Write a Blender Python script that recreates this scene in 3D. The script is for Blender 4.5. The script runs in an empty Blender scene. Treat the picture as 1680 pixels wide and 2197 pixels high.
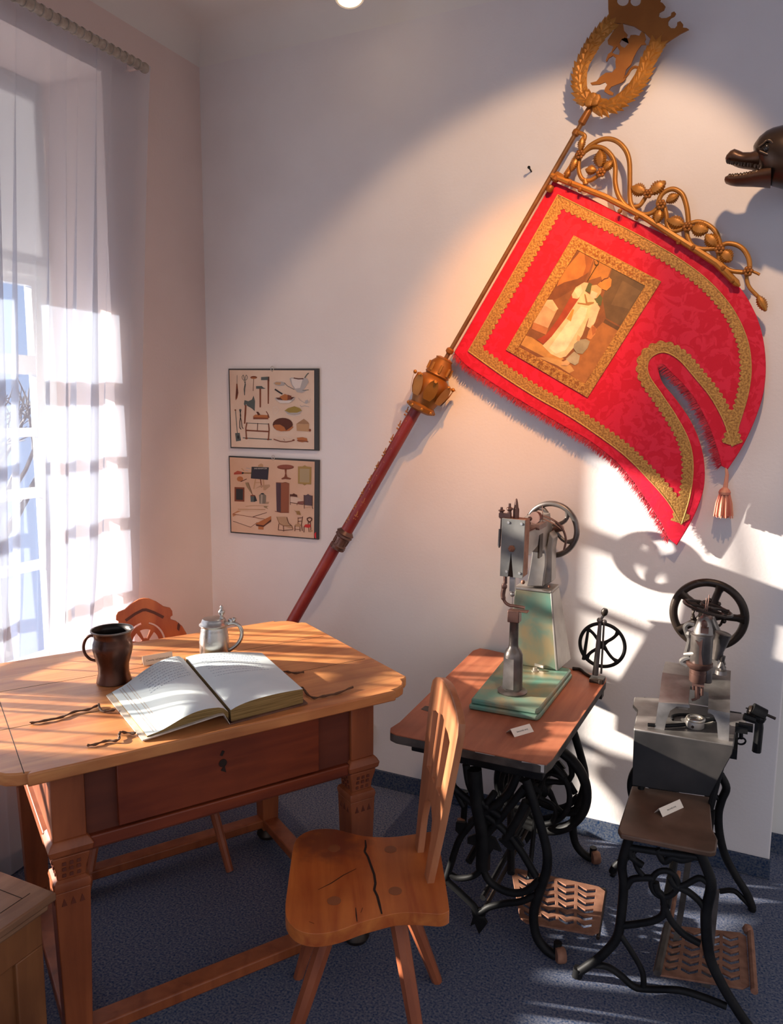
import bpy, math, random
from mathutils import Vector as V, Matrix
random.seed(7)
sc = bpy.context.scene
C = sc.collection
PI = math.pi

# ------------------------------------------------------------------ camera
IW, IH, FPX = 1680.0, 2197.0, 1645.0
CAM = V((0, 0, 1.68))
pitch, yaw, roll = math.radians(7.8), math.radians(25.2), math.radians(0.4)
Fw = V((-math.sin(yaw)*math.cos(pitch), math.cos(yaw)*math.cos(pitch), -math.sin(pitch)))
Rt = Fw.cross(V((0, 0, 1))).normalized(); Up = Rt.cross(Fw)
Rt, Up = Rt*math.cos(roll)+Up*math.sin(roll), Up*math.cos(roll)-Rt*math.sin(roll)
cam = bpy.data.cameras.new('camera'); camo = bpy.data.objects.new('camera', cam); C.objects.link(camo)
cam.sensor_fit = 'HORIZONTAL'; cam.sensor_width = 36; cam.lens = FPX/IW*36; cam.clip_start = .05
camo.matrix_world = Matrix(((Rt.x, Up.x, -Fw.x, CAM.x), (Rt.y, Up.y, -Fw.y, CAM.y), (Rt.z, Up.z, -Fw.z, CAM.z), (0, 0, 0, 1)))
sc.camera = camo

# ------------------------------------------------------------------ light, world, exposure
vs = sc.view_settings
vs.view_transform = 'Standard'; vs.look = 'None'; vs.gamma = 1; vs.use_curve_mapping = False
vs.exposure = 0.32
SUN_AZ, SUN_EL = math.radians(18), math.radians(16)
sd = V((math.cos(SUN_AZ)*math.cos(SUN_EL), math.sin(SUN_AZ)*math.cos(SUN_EL), -math.sin(SUN_EL)))
sl = bpy.data.lights.new('sun', 'SUN'); so = bpy.data.objects.new('sun', sl); C.objects.link(so)
sl.energy = 36.0; sl.angle = math.radians(1.0); sl.color = (1, .88, .74)
so.rotation_euler = sd.to_track_quat('-Z', 'Y').to_euler(); so.location = (-6, 0, 4)
SPOT_POS, SPOT_AIM, SPOT_E = V((-.34, 1.75, 3.15)), V((-.80, 2.88, 1.96)), 155
WIDE_POS, WIDE_AIM, WIDE_E = V((.02, 1.62, 3.2)), V((-.76, 2.9, 1.9)), 66
LAMP_E = .5
wd = bpy.data.worlds.new('world'); sc.world = wd; wd.use_nodes = True
wn = wd.node_tree.nodes; wl = wd.node_tree.links
bg = wn['Background']
tc = wn.new('ShaderNodeTexCoord'); sx = wn.new('ShaderNodeSeparateXYZ'); mr = wn.new('ShaderNodeMapRange'); mx = wn.new('ShaderNodeMix')
mx.data_type = 'RGBA'
mr.inputs[1].default_value = -.25; mr.inputs[2].default_value = .25; mr.inputs[3].default_value = 1; mr.inputs[4].default_value = 0
wl.new(tc.outputs['Generated'], sx.inputs[0]); wl.new(sx.outputs['X'], mr.inputs[0]); wl.new(mr.outputs[0], mx.inputs[0])
mz = wn.new('ShaderNodeMix'); mz.data_type = 'RGBA'; rz = wn.new('ShaderNodeMapRange'); rz.inputs[1].default_value = -.12; rz.inputs[2].default_value = .30
wl.new(sx.outputs['Z'], rz.inputs[0]); wl.new(rz.outputs[0], mz.inputs[0]); wl.new(mz.outputs[2], mx.inputs[6])
mz.inputs[6].default_value = (.12, .125, .15, 1)     # the rest of the house: dim floor,
mz.inputs[7].default_value = (.88, .83, .84, 1)      # pale walls and ceiling
mx.inputs[7].default_value = (.62, .82, 1.22, 1)   # the sky on the window side
wl.new(mx.outputs[2], bg.inputs[0]); bg.inputs[1].default_value = 1.0

# ------------------------------------------------------------------ picture point -> place in the room
def ray(px, py): return Fw + Rt*((px-IW/2)/FPX) - Up*((py-IH/2)/FPX)
def py_(px, py, Y): d = ray(px, py); return CAM + d*(Y/d.y)
def pz_(px, py, Z): d = ray(px, py); return CAM + d*((Z-CAM.z)/d.z)
def size(n, p): return n*((p-CAM).dot(Fw))/FPX          # n picture units at place p, in metres
RH = V((Rt.x, Rt.y, 0)).normalized(); ZU = V((0, 0, 1))

# ------------------------------------------------------------------ mesh helpers
class MB:
    def __init__(s): s.v = []; s.f = []; s.m = []; s.cur = 0
    def add(s, vs_, fs):
        b = len(s.v); s.v += [V(p) for p in vs_]
        for f in fs: s.f.append([i+b for i in f]); s.m.append(s.cur)
        return s
    def hexa(s, bot, top):
        return s.add(list(bot)+list(top), [(3, 2, 1, 0), (4, 5, 6, 7), (0, 1, 5, 4), (1, 2, 6, 5), (2, 3, 7, 6), (3, 0, 4, 7)])
    def box(s, c, sz, ex=V((1, 0, 0)), ey=V((0, 1, 0)), ez=V((0, 0, 1))):
        c = V(c); a, b, d = [q/2 for q in sz]; ex, ey, ez = V(ex), V(ey), V(ez)
        q = lambda z: [c-ex*a-ey*b+ez*z, c+ex*a-ey*b+ez*z, c+ex*a+ey*b+ez*z, c-ex*a+ey*b+ez*z]
        return s.hexa(q(-d), q(d))
    def bb(s, p, q):
        p, q = V(p), V(q); return s.box((p+q)/2, [abs(a) for a in (q-p)])
    def stack(s, c, levels, ex=V((1, 0, 0)), ey=V((0, 1, 0))):      # square sections, levels = (z, half width[, half depth])
        c = V(c); vs_ = []; fs = []
        for l in levels:
            a = l[1]; b = l[2] if len(l) > 2 else l[1]
            vs_ += [c-ex*a-ey*b+ZU*l[0], c+ex*a-ey*b+ZU*l[0], c+ex*a+ey*b+ZU*l[0], c-ex*a+ey*b+ZU*l[0]]
        n = len(levels)
        for k in range(n-1):
            for i in range(4):
                j = (i+1) % 4; fs.append((k*4+i, k*4+j, k*4+4+j, k*4+4+i))
        fs += [(3, 2, 1, 0), tuple(n*4-4+i for i in range(4))]
        return s.add(vs_, fs)
    def tube(s, pts, r, n=8, closed=False, flat=None):
        pts = [V(p) for p in pts]; m = len(pts)
        rs = r if isinstance(r, (list, tuple)) else [r]*m
        up = None; vs_ = []; fs = []
        for i, p in enumerate(pts):
            if closed: t = pts[(i+1) % m]-pts[i-1]
            else: t = pts[min(i+1, m-1)]-pts[max(i-1, 0)]
            t.normalize()
            if flat is not None: up = V(flat)
            if up is None: up = V((0, 0, 1)) if abs(t.z) < .9 else V((1, 0, 0))
            a = t.cross(up)
            if a.length < 1e-4: a = t.cross(V((.3, .9, .1)))
            a.normalize(); b = a.cross(t).normalized()
            if flat is None: up = b
            for k in range(n):
                w = 2*PI*k/n; vs_.append(p + a*(math.cos(w)*rs[i]) + b*(math.sin(w)*rs[i]))
        for i in range(m if closed else m-1):
            j = (i+1) % m
            for k in range(n):
                l = (k+1) % n; fs.append((i*n+k, i*n+l, j*n+l, j*n+k))
        if not closed: fs += [tuple(range(n))[::-1], tuple((m-1)*n+k for k in range(n))]
        return s.add(vs_, fs)
    def lathe(s, prof, c, axis=V((0, 0, 1)), n=24, caps=True):       # prof = (radius, height)
        c = V(c); ax = V(axis).normalized()
        a = ax.cross(V((0, 0, 1)) if abs(ax.z) < .9 else V((1, 0, 0))).normalized(); b = ax.cross(a)
        vs_ = []; fs = []; m = len(prof)
        for r, h in prof:
            for k in range(n):
                w = 2*PI*k/n; vs_.append(c + ax*h + a*(r*math.cos(w)) + b*(r*math.sin(w)))
        for i in range(m-1):
            for k in range(n):
                l = (k+1) % n; fs.append((i*n+k, i*n+l, i*n+n+l, i*n+n+k))
        if caps: fs += [tuple(range(n))[::-1], tuple((m-1)*n+k for k in range(n))]
        return s.add(vs_, fs)
    def ball(s, c, r, n=12, sc_=(1, 1, 1)):
        c = V(c); vs_ = [c+V((0, 0, -r*sc_[2]))]; fs = []; k2 = max(4, n//2)
        for i in range(1, k2):
            t = -PI/2 + PI*i/k2
            for k in range(n):
                w = 2*PI*k/n; vs_.append(c+V((r*math.cos(t)*math.cos(w)*sc_[0], r*math.cos(t)*math.sin(w)*sc_[1], r*math.sin(t)*sc_[2])))
        vs_.append(c+V((0, 0, r*sc_[2]))); last = len(vs_)-1
        for k in range(n):
            fs.append((0, 1+(k+1) % n, 1+k)); fs.append((last, last-n+k, last-n+(k+1) % n))
        for i in range(k2-2):
            for k in range(n):
                l = (k+1) % n; fs.append((1+i*n+k, 1+i*n+l, 1+i*n+n+l, 1+i*n+n+k))
        return s.add(vs_, fs)
    def prism(s, poly, off):                                      # a closed outline of places, given the thickness off (a vector)
        n = len(poly); off = V(off); a = [V(p) for p in poly]
        return s.add(a+[p+off for p in a], [tuple(range(n)), tuple(range(2*n-1, n-1, -1))]+[((i+1) % n, i, n+i, n+(i+1) % n) for i in range(n)])
    def grid(s, rows):
        w = len(rows[0]); vs_ = [p for r in rows for p in r]
        return s.add(vs_, [(i*w+j, i*w+j+1, i*w+w+j+1, i*w+w+j) for i in range(len(rows)-1) for j in range(w-1)])
    def plate(s, loops, o, ex, ey, thick, bevel=0):                  # flat cut-out with holes: loops of 2D points, placed by o, ex, ey
        cu = bpy.data.curves.new('cut', 'CURVE'); cu.dimensions = '2D'; cu.fill_mode = 'BOTH'
        cu.extrude = max(thick/2-bevel, 1e-5); cu.bevel_depth = bevel; cu.bevel_resolution = 1
        for lp in loops:
            sp = cu.splines.new('POLY'); sp.points.add(len(lp)-1); sp.use_cyclic_u = True
            for i, q in enumerate(lp): sp.points[i].co = (q[0], q[1], 0, 1)
        ob = bpy.data.objects.new('cut', cu); C.objects.link(ob)
        dg = bpy.context.evaluated_depsgraph_get(); me = bpy.data.meshes.new_from_object(ob.evaluated_get(dg))
        bpy.data.objects.remove(ob); bpy.data.curves.remove(cu)
        o, ex, ey = V(o), V(ex), V(ey); en = ex.cross(ey).normalized()
        s.add([o+ex*v.co.x+ey*v.co.y+en*v.co.z for v in me.vertices], [tuple(p.vertices) for p in me.polygons])
        bpy.data.meshes.remove(me); return s
    def text(s, body, o, ex, ey, h, thick=.0003, align='CENTER'):
        cu = bpy.data.curves.new('txt', 'FONT'); cu.body = body; cu.size = h; cu.align_x = align; cu.extrude = thick/2
        ob = bpy.data.objects.new('txt', cu); C.objects.link(ob)
        dg = bpy.context.evaluated_depsgraph_get(); me = bpy.data.meshes.new_from_object(ob.evaluated_get(dg))
        bpy.data.objects.remove(ob); bpy.data.curves.remove(cu)
        o, ex, ey = V(o), V(ex), V(ey); en = ex.cross(ey).normalized()
        s.add([o+ex*v.co.x+ey*v.co.y+en*v.co.z for v in me.vertices], [tuple(p.vertices) for p in me.polygons])
        bpy.data.meshes.remove(me); return s

def top_of(o):
    while o.parent: o = o.parent
    return o
def obj(name, mb, mats, parent=None, smooth=35, bevel=0, label=None):
    me = bpy.data.meshes.new(name)
    off = V((0, 0, 0))
    if parent is not None: off = V(top_of(parent).location)
    me.from_pydata([tuple(p-off) for p in mb.v], [], mb.f)
    if not isinstance(mats, (list, tuple)): mats = [mats]
    for m in mats: me.materials.append(m)
    for i, p in enumerate(me.polygons): p.material_index = mb.m[i]
    me.validate()
    if smooth:
        for p in me.polygons: p.use_smooth = True
        me.set_sharp_from_angle(angle=math.radians(smooth))
    me.update()
    o = bpy.data.objects.new(name, me); C.objects.link(o)
    if parent is not None: o.parent = parent
    if bevel:
        b = o.modifiers.new('bevel', 'BEVEL'); b.width = bevel; b.segments = 2; b.limit_method = 'ANGLE'; b.angle_limit = math.radians(40)
    if label: o['label'] = label
    return o
def thing(name, loc, label, cat, group=None):
    o = bpy.data.objects.new(name, None); C.objects.link(o); o.location = V(loc); o.empty_display_size = .05
    o['label'] = label; o['category'] = cat
    if group: o['group'] = group
    return o
def tag(o, label, cat, group=None):
    o['label'] = label; o['category'] = cat
    if group: o['group'] = group
    return o
def struct(name, mb, m, parent=None, **k):
    o = obj(name, mb, m, parent, **k)
    if parent is None: o['kind'] = 'structure'
    return o
def spl(pts, n=6, closed=False):                                      # a smooth curve through the points
    pts = [V(p) for p in pts]; out = []; m = len(pts)
    for i in range(m if closed else m-1):
        if closed: p0, p1, p2, p3 = pts[i-1], pts[i], pts[(i+1) % m], pts[(i+2) % m]
        else: p0, p1, p2, p3 = pts[max(i-1, 0)], pts[i], pts[i+1], pts[min(i+2, m-1)]
        for k in range(n):
            t = k/n
            out.append(.5*((2*p1)+(p2-p0)*t+(2*p0-5*p1+4*p2-p3)*t*t+(3*p1-p0-3*p2+p3)*t*t*t))
    if not closed: out.append(pts[-1])
    return out
def lerp(a, b, t): return a+(b-a)*t
def taper(a, b, n): return [a+(b-a)*i/(n-1) for i in range(n)]

# ------------------------------------------------------------------ materials
def mat(name, col, rough=.5, metal=0, spec=.5):
    m = bpy.data.materials.new(name); m.use_nodes = True
    b = m.node_tree.nodes['Principled BSDF']; b.inputs['Base Color'].default_value = (*col, 1)
    b.inputs['Roughness'].default_value = rough; b.inputs['Metallic'].default_value = metal; b.inputs['Specular IOR Level'].default_value = spec
    return m
def noisy(name, c1, c2, scale=8, rough=.5, metal=0, detail=4, stretch=(1, 1, 1), rot=0, bump=0, lo=.35, hi=.65, c3=None, spec=.5, dist=0, rough2=None, bscale=None):
    m = mat(name, c1, rough, metal, spec); nt = m.node_tree; N, L = nt.nodes, nt.links; b = N['Principled BSDF']
    t = N.new('ShaderNodeTexCoord'); mp = N.new('ShaderNodeMapping'); mp.inputs['Rotation'].default_value = (0, 0, rot)
    mp2 = N.new('ShaderNodeMapping'); mp2.inputs['Scale'].default_value = stretch
    nz = N.new('ShaderNodeTexNoise'); nz.inputs['Scale'].default_value = scale; nz.inputs['Detail'].default_value = detail; nz.inputs['Distortion'].default_value = dist
    r = N.new('ShaderNodeValToRGB'); e = r.color_ramp.elements
    e[0].position = lo; e[0].color = (*c1, 1); e[1].position = hi; e[1].color = (*c2, 1)
    if c3: q = e.new((lo+hi)/2); q.color = (*c3, 1)
    L.new(t.outputs['Object'], mp.inputs[0]); L.new(mp.outputs[0], mp2.inputs[0]); L.new(mp2.outputs[0], nz.inputs['Vector'])
    L.new(nz.outputs['Fac'], r.inputs[0]); L.new(r.outputs[0], b.inputs['Base Color'])
    if rough2 is not None:
        q = N.new('ShaderNodeMapRange'); q.inputs[3].default_value = rough; q.inputs[4].default_value = rough2
        q.inputs[1].default_value = lo; q.inputs[2].default_value = hi
        L.new(nz.outputs['Fac'], q.inputs[0]); L.new(q.outputs[0], b.inputs['Roughness'])
    if bump:
        src = nz
        if bscale:
            src = N.new('ShaderNodeTexNoise'); src.inputs['Scale'].default_value = bscale; src.inputs['Detail'].default_value = 3
            L.new(mp2.outputs[0], src.inputs['Vector'])
        bp = N.new('ShaderNodeBump'); bp.inputs['Strength'].default_value = bump; bp.inputs['Distance'].default_value = .004
        L.new(src.outputs['Fac'], bp.inputs['Height']); L.new(bp.outputs[0], b.inputs['Normal'])
    return m
def wood(name, dark, light, ang=0, rough=.42, axis='x', scale=1.0, knots=True):
    s = {'x': (1.2, 11, 11), 'z': (9, 9, 1.0)}[axis]
    m = noisy(name, dark, light, 2.2*scale, rough, 0, 6, s, -ang, .12, .30, .72, dist=.6)
    nt = m.node_tree; N, L = nt.nodes, nt.links; b = N['Principled BSDF']
    t = N.new('ShaderNodeTexCoord'); nz = N.new('ShaderNodeTexNoise'); nz.inputs['Scale'].default_value = 3.5; nz.inputs['Detail'].default_value = 5
    L.new(t.outputs['Object'], nz.inputs['Vector'])
    mx_ = N.new('ShaderNodeMix'); mx_.data_type = 'RGBA'; mx_.blend_type = 'MULTIPLY'
    rp = N.new('ShaderNodeValToRGB'); rp.color_ramp.elements[0].position = .32; rp.color_ramp.elements[0].color = (.55, .5, .5, 1)
    rp.color_ramp.elements[1].position = .55; rp.color_ramp.elements[1].color = (1, 1, 1, 1)
    L.new(nz.outputs['Fac'], rp.inputs[0]); mx_.inputs[0].default_value = .7
    src = b.inputs['Base Color'].links[0].from_socket
    L.new(src, mx_.inputs[6]); L.new(rp.outputs[0], mx_.inputs[7]); L.new(mx_.outputs[2], b.inputs['Base Color'])
    return m

M = {}
M['plaster'] = noisy('plaster', (.76, .70, .68), (.80, .745, .725), 3, .9, bump=.12, bscale=90, spec=.2)
M['plaster_left'] = noisy('plaster_left', (.75, .61, .56), (.79, .65, .60), 3, .9, bump=.12, bscale=90, spec=.2)
M['ceiling'] = noisy('ceiling_paint', (.78, .73, .68), (.80, .75, .70), 3, .95, spec=.2)
M['white_paint'] = mat('white_paint', (.85, .85, .84), .45)
M['panel'] = mat('door_paint', (.70, .69, .66), .5)
M['carpet'] = noisy('carpet', (.014, .042, .115), (.215, .215, .25), 150, .98, 0, 10, bump=.35, lo=.3, hi=.7, spec=.05, bscale=420)
M['skirting'] = noisy('carpet_skirting', (.012, .032, .085), (.11, .12, .145), 150, .98, 0, 10, bump=.35, lo=.3, hi=.7, spec=.05, bscale=420)
TANG = math.radians(57.8)
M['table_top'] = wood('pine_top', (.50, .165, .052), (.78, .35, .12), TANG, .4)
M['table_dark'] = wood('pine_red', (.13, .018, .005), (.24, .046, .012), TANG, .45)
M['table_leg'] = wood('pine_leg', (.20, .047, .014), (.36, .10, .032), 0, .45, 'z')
M['table_shadowwood'] = wood('pine_shaded', (.10, .018, .006), (.15, .030, .010), TANG, .7)  # same pine, shade of the apron recess and carving put into its colour
M['chair'] = wood('chair_seat_wood', (.40, .080, .017), (.66, .20, .042), math.radians(-60), .38)
M['chair_leg'] = wood('chair_leg_wood', (.23, .06, .026), (.38, .11, .045), 0, .4, 'z')
M['chair_back'] = wood('chair_back_wood', (.36, .115, .045), (.56, .225, .10), 0, .4, 'z')
nt = M['chair'].node_tree; N_, L_ = nt.nodes, nt.links; bs = N_['Principled BSDF']; src = bs.inputs['Base Color'].links[0].from_socket
t_ = N_.new('ShaderNodeTexCoord'); vd = N_.new('ShaderNodeVectorMath'); vd.operation = 'DISTANCE'; vd.inputs[1].default_value = (-.145, .085, .47); L_.new(t_.outputs['Object'], vd.inputs[0])
nz_ = N_.new('ShaderNodeTexNoise'); nz_.inputs['Scale'].default_value = 26; nz_.inputs['Detail'].default_value = 6; L_.new(t_.outputs['Object'], nz_.inputs['Vector'])
ad = N_.new('ShaderNodeMath'); ad.operation = 'MULTIPLY_ADD'; ad.inputs[1].default_value = .16; L_.new(nz_.outputs['Fac'], ad.inputs[0]); L_.new(vd.outputs['Value'], ad.inputs[2])
rg = N_.new('ShaderNodeMapRange'); rg.inputs[1].default_value = .13; rg.inputs[2].default_value = .20; rg.inputs[3].default_value = .72; rg.inputs[4].default_value = 0; L_.new(ad.outputs[0], rg.inputs[0])
mm_ = N_.new('ShaderNodeMix'); mm_.data_type = 'RGBA'; mm_.inputs[7].default_value = (.15, .04, .025, 1); L_.new(rg.outputs[0], mm_.inputs[0]); L_.new(src, mm_.inputs[6]); L_.new(mm_.outputs[2], bs.inputs['Base Color'])   # the burnt-looking stain on one corner of the seat
M['peg'] = mat('peg_wood', (.26, .085, .03), .5)
M['crack'] = mat('crack_dark', (.02, .008, .004), .9)
M['carved'] = wood('carved_chair_wood', (.44, .085, .02), (.64, .17, .042), 0, .4, 'z')
M['carved_dark'] = mat('carved_groove', (.11, .025, .01), .6)
M['chest'] = wood('chest_wood', (.20, .095, .048), (.36, .20, .11), PI/2, .5)
M['chest_side'] = wood('chest_side_wood', (.17, .058, .018), (.28, .11, .036), 0, .5, 'z')
M['sew_top'] = wood('sewing_table_top', (.36, .095, .042), (.54, .18, .085), PI/2, .5)
M['sew_edge'] = noisy('sewing_table_edge', (.03, .022, .018), (.10, .08, .065), 14, .6)
M['edge_worn'] = noisy('worn_edge', (.35, .31, .28), (.55, .51, .46), 30, .7)
M['iron'] = noisy('black_iron', (.004, .004, .005), (.012, .0115, .0115), 18, .55, .1, spec=.22)
M['iron_warm'] = noisy('brown_iron', (.022, .015, .011), (.05, .033, .024), 18, .42, .5)
M['rust'] = noisy('rusty_iron', (.20, .085, .05), (.32, .15, .09), 30, .7, .2)
M['steel'] = noisy('worn_steel', (.20, .18, .165), (.36, .33, .31), 14, .36, .75, rough2=.5)
M['steel_dark'] = noisy('dark_steel', (.10, .085, .078), (.21, .18, .165), 14, .38, .75)
M['bright'] = noisy('bright_steel', (.48, .43, .37), (.66, .60, .52), 20, .3, .8)
M['copperish'] = noisy('bronzed_iron', (.11, .055, .042), (.19, .10, .078), 14, .4, .6)
M['green_metal'] = noisy('worn_green_enamel', (.12, .29, .22), (.36, .28, .15), 9, .42, .15, 5, lo=.36, hi=.66, c3=(.21, .27, .19), dist=.5)
M['grey_metal'] = noisy('grey_enamel', (.22, .20, .18), (.35, .315, .285), 9, .42, .35)
M['pewter'] = noisy('pewter', (.50, .47, .43), (.66, .63, .58), 12, .26, .95, rough2=.4)
M['copper_dark'] = noisy('dark_copper', (.055, .026, .02), (.12, .055, .038), 9, .26, .85, rough2=.42)
M['mug_in'] = mat('mug_inside', (.02, .014, .012), .35, .6)
M['brass'] = noisy('gold_paint', (.36, .135, .015), (.48, .20, .032), 14, .42, .35)
M['brass_dark'] = noisy('dull_gold', (.25, .080, .008), (.33, .115, .014), 12, .45, .3)
M['rod'] = noisy('gilt_rod', (.20, .085, .025), (.30, .14, .05), 20, .4, .4)
M['red_pole'] = noisy('red_lacquer', (.21, .018, .016), (.29, .035, .026), 10, .35)
M['pole_gold'] = mat('pole_gilding', (.46, .17, .05), .45, .2)
M['damask'] = noisy('red_damask', (.60, .004, .026), (.69, .008, .036), 26, .72, 0, 3, lo=.47, hi=.53, dist=1.2, bump=.25, rough2=.5, spec=.35)
M['lace'] = noisy('gold_lace', (.30, .125, .024), (.56, .29, .065), 150, .55, .25, 2, lo=.36, hi=.64, bump=.6)
M['lace_edge'] = noisy('gold_braid', (.48, .25, .06), (.62, .36, .10), 120, .5, .4, 2)
M['fringe'] = noisy('red_fringe', (.36, .008, .022), (.58, .03, .05), 40, .8)
M['tassel'] = noisy('faded_tassel', (.55, .13, .09), (.72, .32, .20), 60, .7, stretch=(1, 1, .1))
M['paper'] = noisy('book_paper', (.60, .68, .70), (.72, .78, .78), 5, .85, spec=.2)
M['ink'] = mat('ink', (.22, .28, .36), .9)
M['page_edge'] = noisy('page_edges', (.17, .10, .025), (.33, .21, .07), 160, .85, stretch=(.05, .05, 3))
M['leather'] = noisy('book_leather', (.10, .045, .03), (.17, .08, .05), 20, .6)
M['vellum'] = noisy('tooled_leather', (.40, .33, .26), (.58, .50, .42), 40, .7)
M['cord'] = mat('leather_cord', (.10, .042, .018), .7)
M['card'] = mat('card_paper', (.90, .78, .65), .8)
M['print'] = mat('card_print', (.06, .05, .045), .8)
M['sheet'] = noisy('old_sheet', (.66, .47, .35), (.74, .57, .44), 5, .8)
M['sheet2'] = noisy('older_sheet', (.62, .38, .25), (.70, .47, .33), 5, .8)
M['board'] = mat('poster_board', (.045, .045, .045), .7)
M['bronze'] = noisy('dark_bronze', (.022, .013, .009), (.06, .038, .026), 7, .32, .6)
M['sculpt_lip'] = noisy('worn_bronze', (.065, .03, .016), (.12, .06, .03), 12, .4, .5)
M['eye'] = mat('glossy_eye', (.02, .016, .014), .12, .3)
M['plastic'] = mat('socket_plastic', (.72, .72, .70), .4)
M['rod_paint'] = noisy('rod_paint', (.30, .25, .20), (.44, .38, .31), 40, .5)
M['bark'] = noisy('bark', (.16, .15, .15), (.24, .23, .23), 9, .9)
M['chrome'] = mat('lamp_rim', (.80, .78, .74), .2, .8)

def curtain_mat():
    m = bpy.data.materials.new('sheer_voile'); m.use_nodes = True; nt = m.node_tree; N, L = nt.nodes, nt.links
    for n in list(N): N.remove(n)
    out = N.new('ShaderNodeOutputMaterial'); tr = N.new('ShaderNodeBsdfTransparent'); tl = N.new('ShaderNodeBsdfTranslucent'); df = N.new('ShaderNodeBsdfDiffuse')
    tl.inputs[0].default_value = (.52, .62, .80, 1); df.inputs[0].default_value = (.72, .75, .82, 1)
    a = N.new('ShaderNodeMixShader'); a.inputs[0].default_value = .88; b = N.new('ShaderNodeMixShader'); b.inputs[0].default_value = .52
    L.new(tl.outputs[0], a.inputs[1]); L.new(df.outputs[0], a.inputs[2]); L.new(tr.outputs[0], b.inputs[1]); L.new(a.outputs[0], b.inputs[2]); L.new(b.outputs[0], out.inputs[0])
    return m
M['voile'] = curtain_mat()
def glass_mat():
    m = bpy.data.materials.new('window_glass'); m.use_nodes = True; nt = m.node_tree; N, L = nt.nodes, nt.links
    for n in list(N): N.remove(n)
    out = N.new('ShaderNodeOutputMaterial'); tr = N.new('ShaderNodeBsdfTransparent'); gl = N.new('ShaderNodeBsdfGlossy'); gl.inputs['Roughness'].default_value = .02
    tr.inputs[0].default_value = (.96, .98, 1, 1)
    a = N.new('ShaderNodeMixShader'); a.inputs[0].default_value = .06
    L.new(tr.outputs[0], a.inputs[1]); L.new(gl.outputs[0], a.inputs[2]); L.new(a.outputs[0], out.inputs[0]); return m
M['glass'] = glass_mat()
def blind_mat():
    m = bpy.data.materials.new('blind_fabric'); m.use_nodes = True; nt = m.node_tree; N, L = nt.nodes, nt.links
    for n in list(N): N.remove(n)
    out = N.new('ShaderNodeOutputMaterial'); tl = N.new('ShaderNodeBsdfTranslucent'); df = N.new('ShaderNodeBsdfDiffuse')
    tl.inputs[0].default_value = (.62, .64, .68, 1); df.inputs[0].default_value = (.8, .79, .78, 1)
    a = N.new('ShaderNodeMixShader'); a.inputs[0].default_value = .80
    L.new(tl.outputs[0], a.inputs[1]); L.new(df.outputs[0], a.inputs[2]); L.new(a.outputs[0], out.inputs[0]); return m
M['blind'] = blind_mat()
def emit(name, col, s):
    m = bpy.data.materials.new(name); m.use_nodes = True; b = m.node_tree.nodes['Principled BSDF']
    b.inputs['Base Color'].default_value = (*col, 1); b.inputs['Emission Color'].default_value = (*col, 1); b.inputs['Emission Strength'].default_value = s; return m
M['bulb'] = emit('bulb_glow', (1, .78, .42), 3.0)

# ------------------------------------------------------------------ the room
XL, YB, ZC = -2.323, 2.91, 3.27
XR = .147
OY0, OY1, OZ0, OZ1 = .75, 2.33, .53, 2.93       # the window opening in the left wall
WT = .40
struct('floor', MB().bb((-2.75, -2.6, -.06), (2.6, 3.4, 0)), M['carpet'])
b = MB().bb((XL-WT, YB, 0), (XR, YB+.22, ZC)); struct('wall_back', b, M['plaster'], bevel=.006)
b = MB().bb((XR-.05, YB+.2, 0), (2.6, YB+.3, ZC)); struct('wall_recess', b, M['panel'])
b = MB()
b.bb((XL-WT, -2.6, 0), (XL, OY0, ZC)); b.bb((XL-WT, OY1, 0), (XL, YB, ZC))
b.bb((XL-WT, OY0, OZ1), (XL, OY1, ZC)); b.bb((XL-WT, OY0, 0), (XL, OY1, OZ0))
struct('wall_left', b, M['plaster_left'])
b = MB(); b.bb((XL-WT, -2.6, ZC), (2.6, YB+.3, ZC+.06))
r = .11
prof = [(r*(1-math.cos(t)), r*(1-math.sin(t))) for t in [PI/2*i/8 for i in range(9)]]    # (away from wall, below ceiling)
b.grid([[V((x, YB-a, ZC-d)) for a, d in prof] for x in (XL, XR)])
b.grid([[V((XL+a, y, ZC-d)) for a, d in prof] for y in (YB, -2.6)])
struct('ceiling', b, M['ceiling'])
struct('baseboard_back', MB().bb((XL, YB-.012, 0), (XR+.004, YB, .075)), M['skirting'], bevel=.003)
struct('baseboard_left', MB().bb((XL, -2.6, 0), (XL+.012, YB-.012, .075)), M['skirting'], bevel=.003)
struct('baseboard_recess', MB().bb((XR, YB+.188, 0), (2.6, YB+.2, .075)), M['skirting'])

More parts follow.
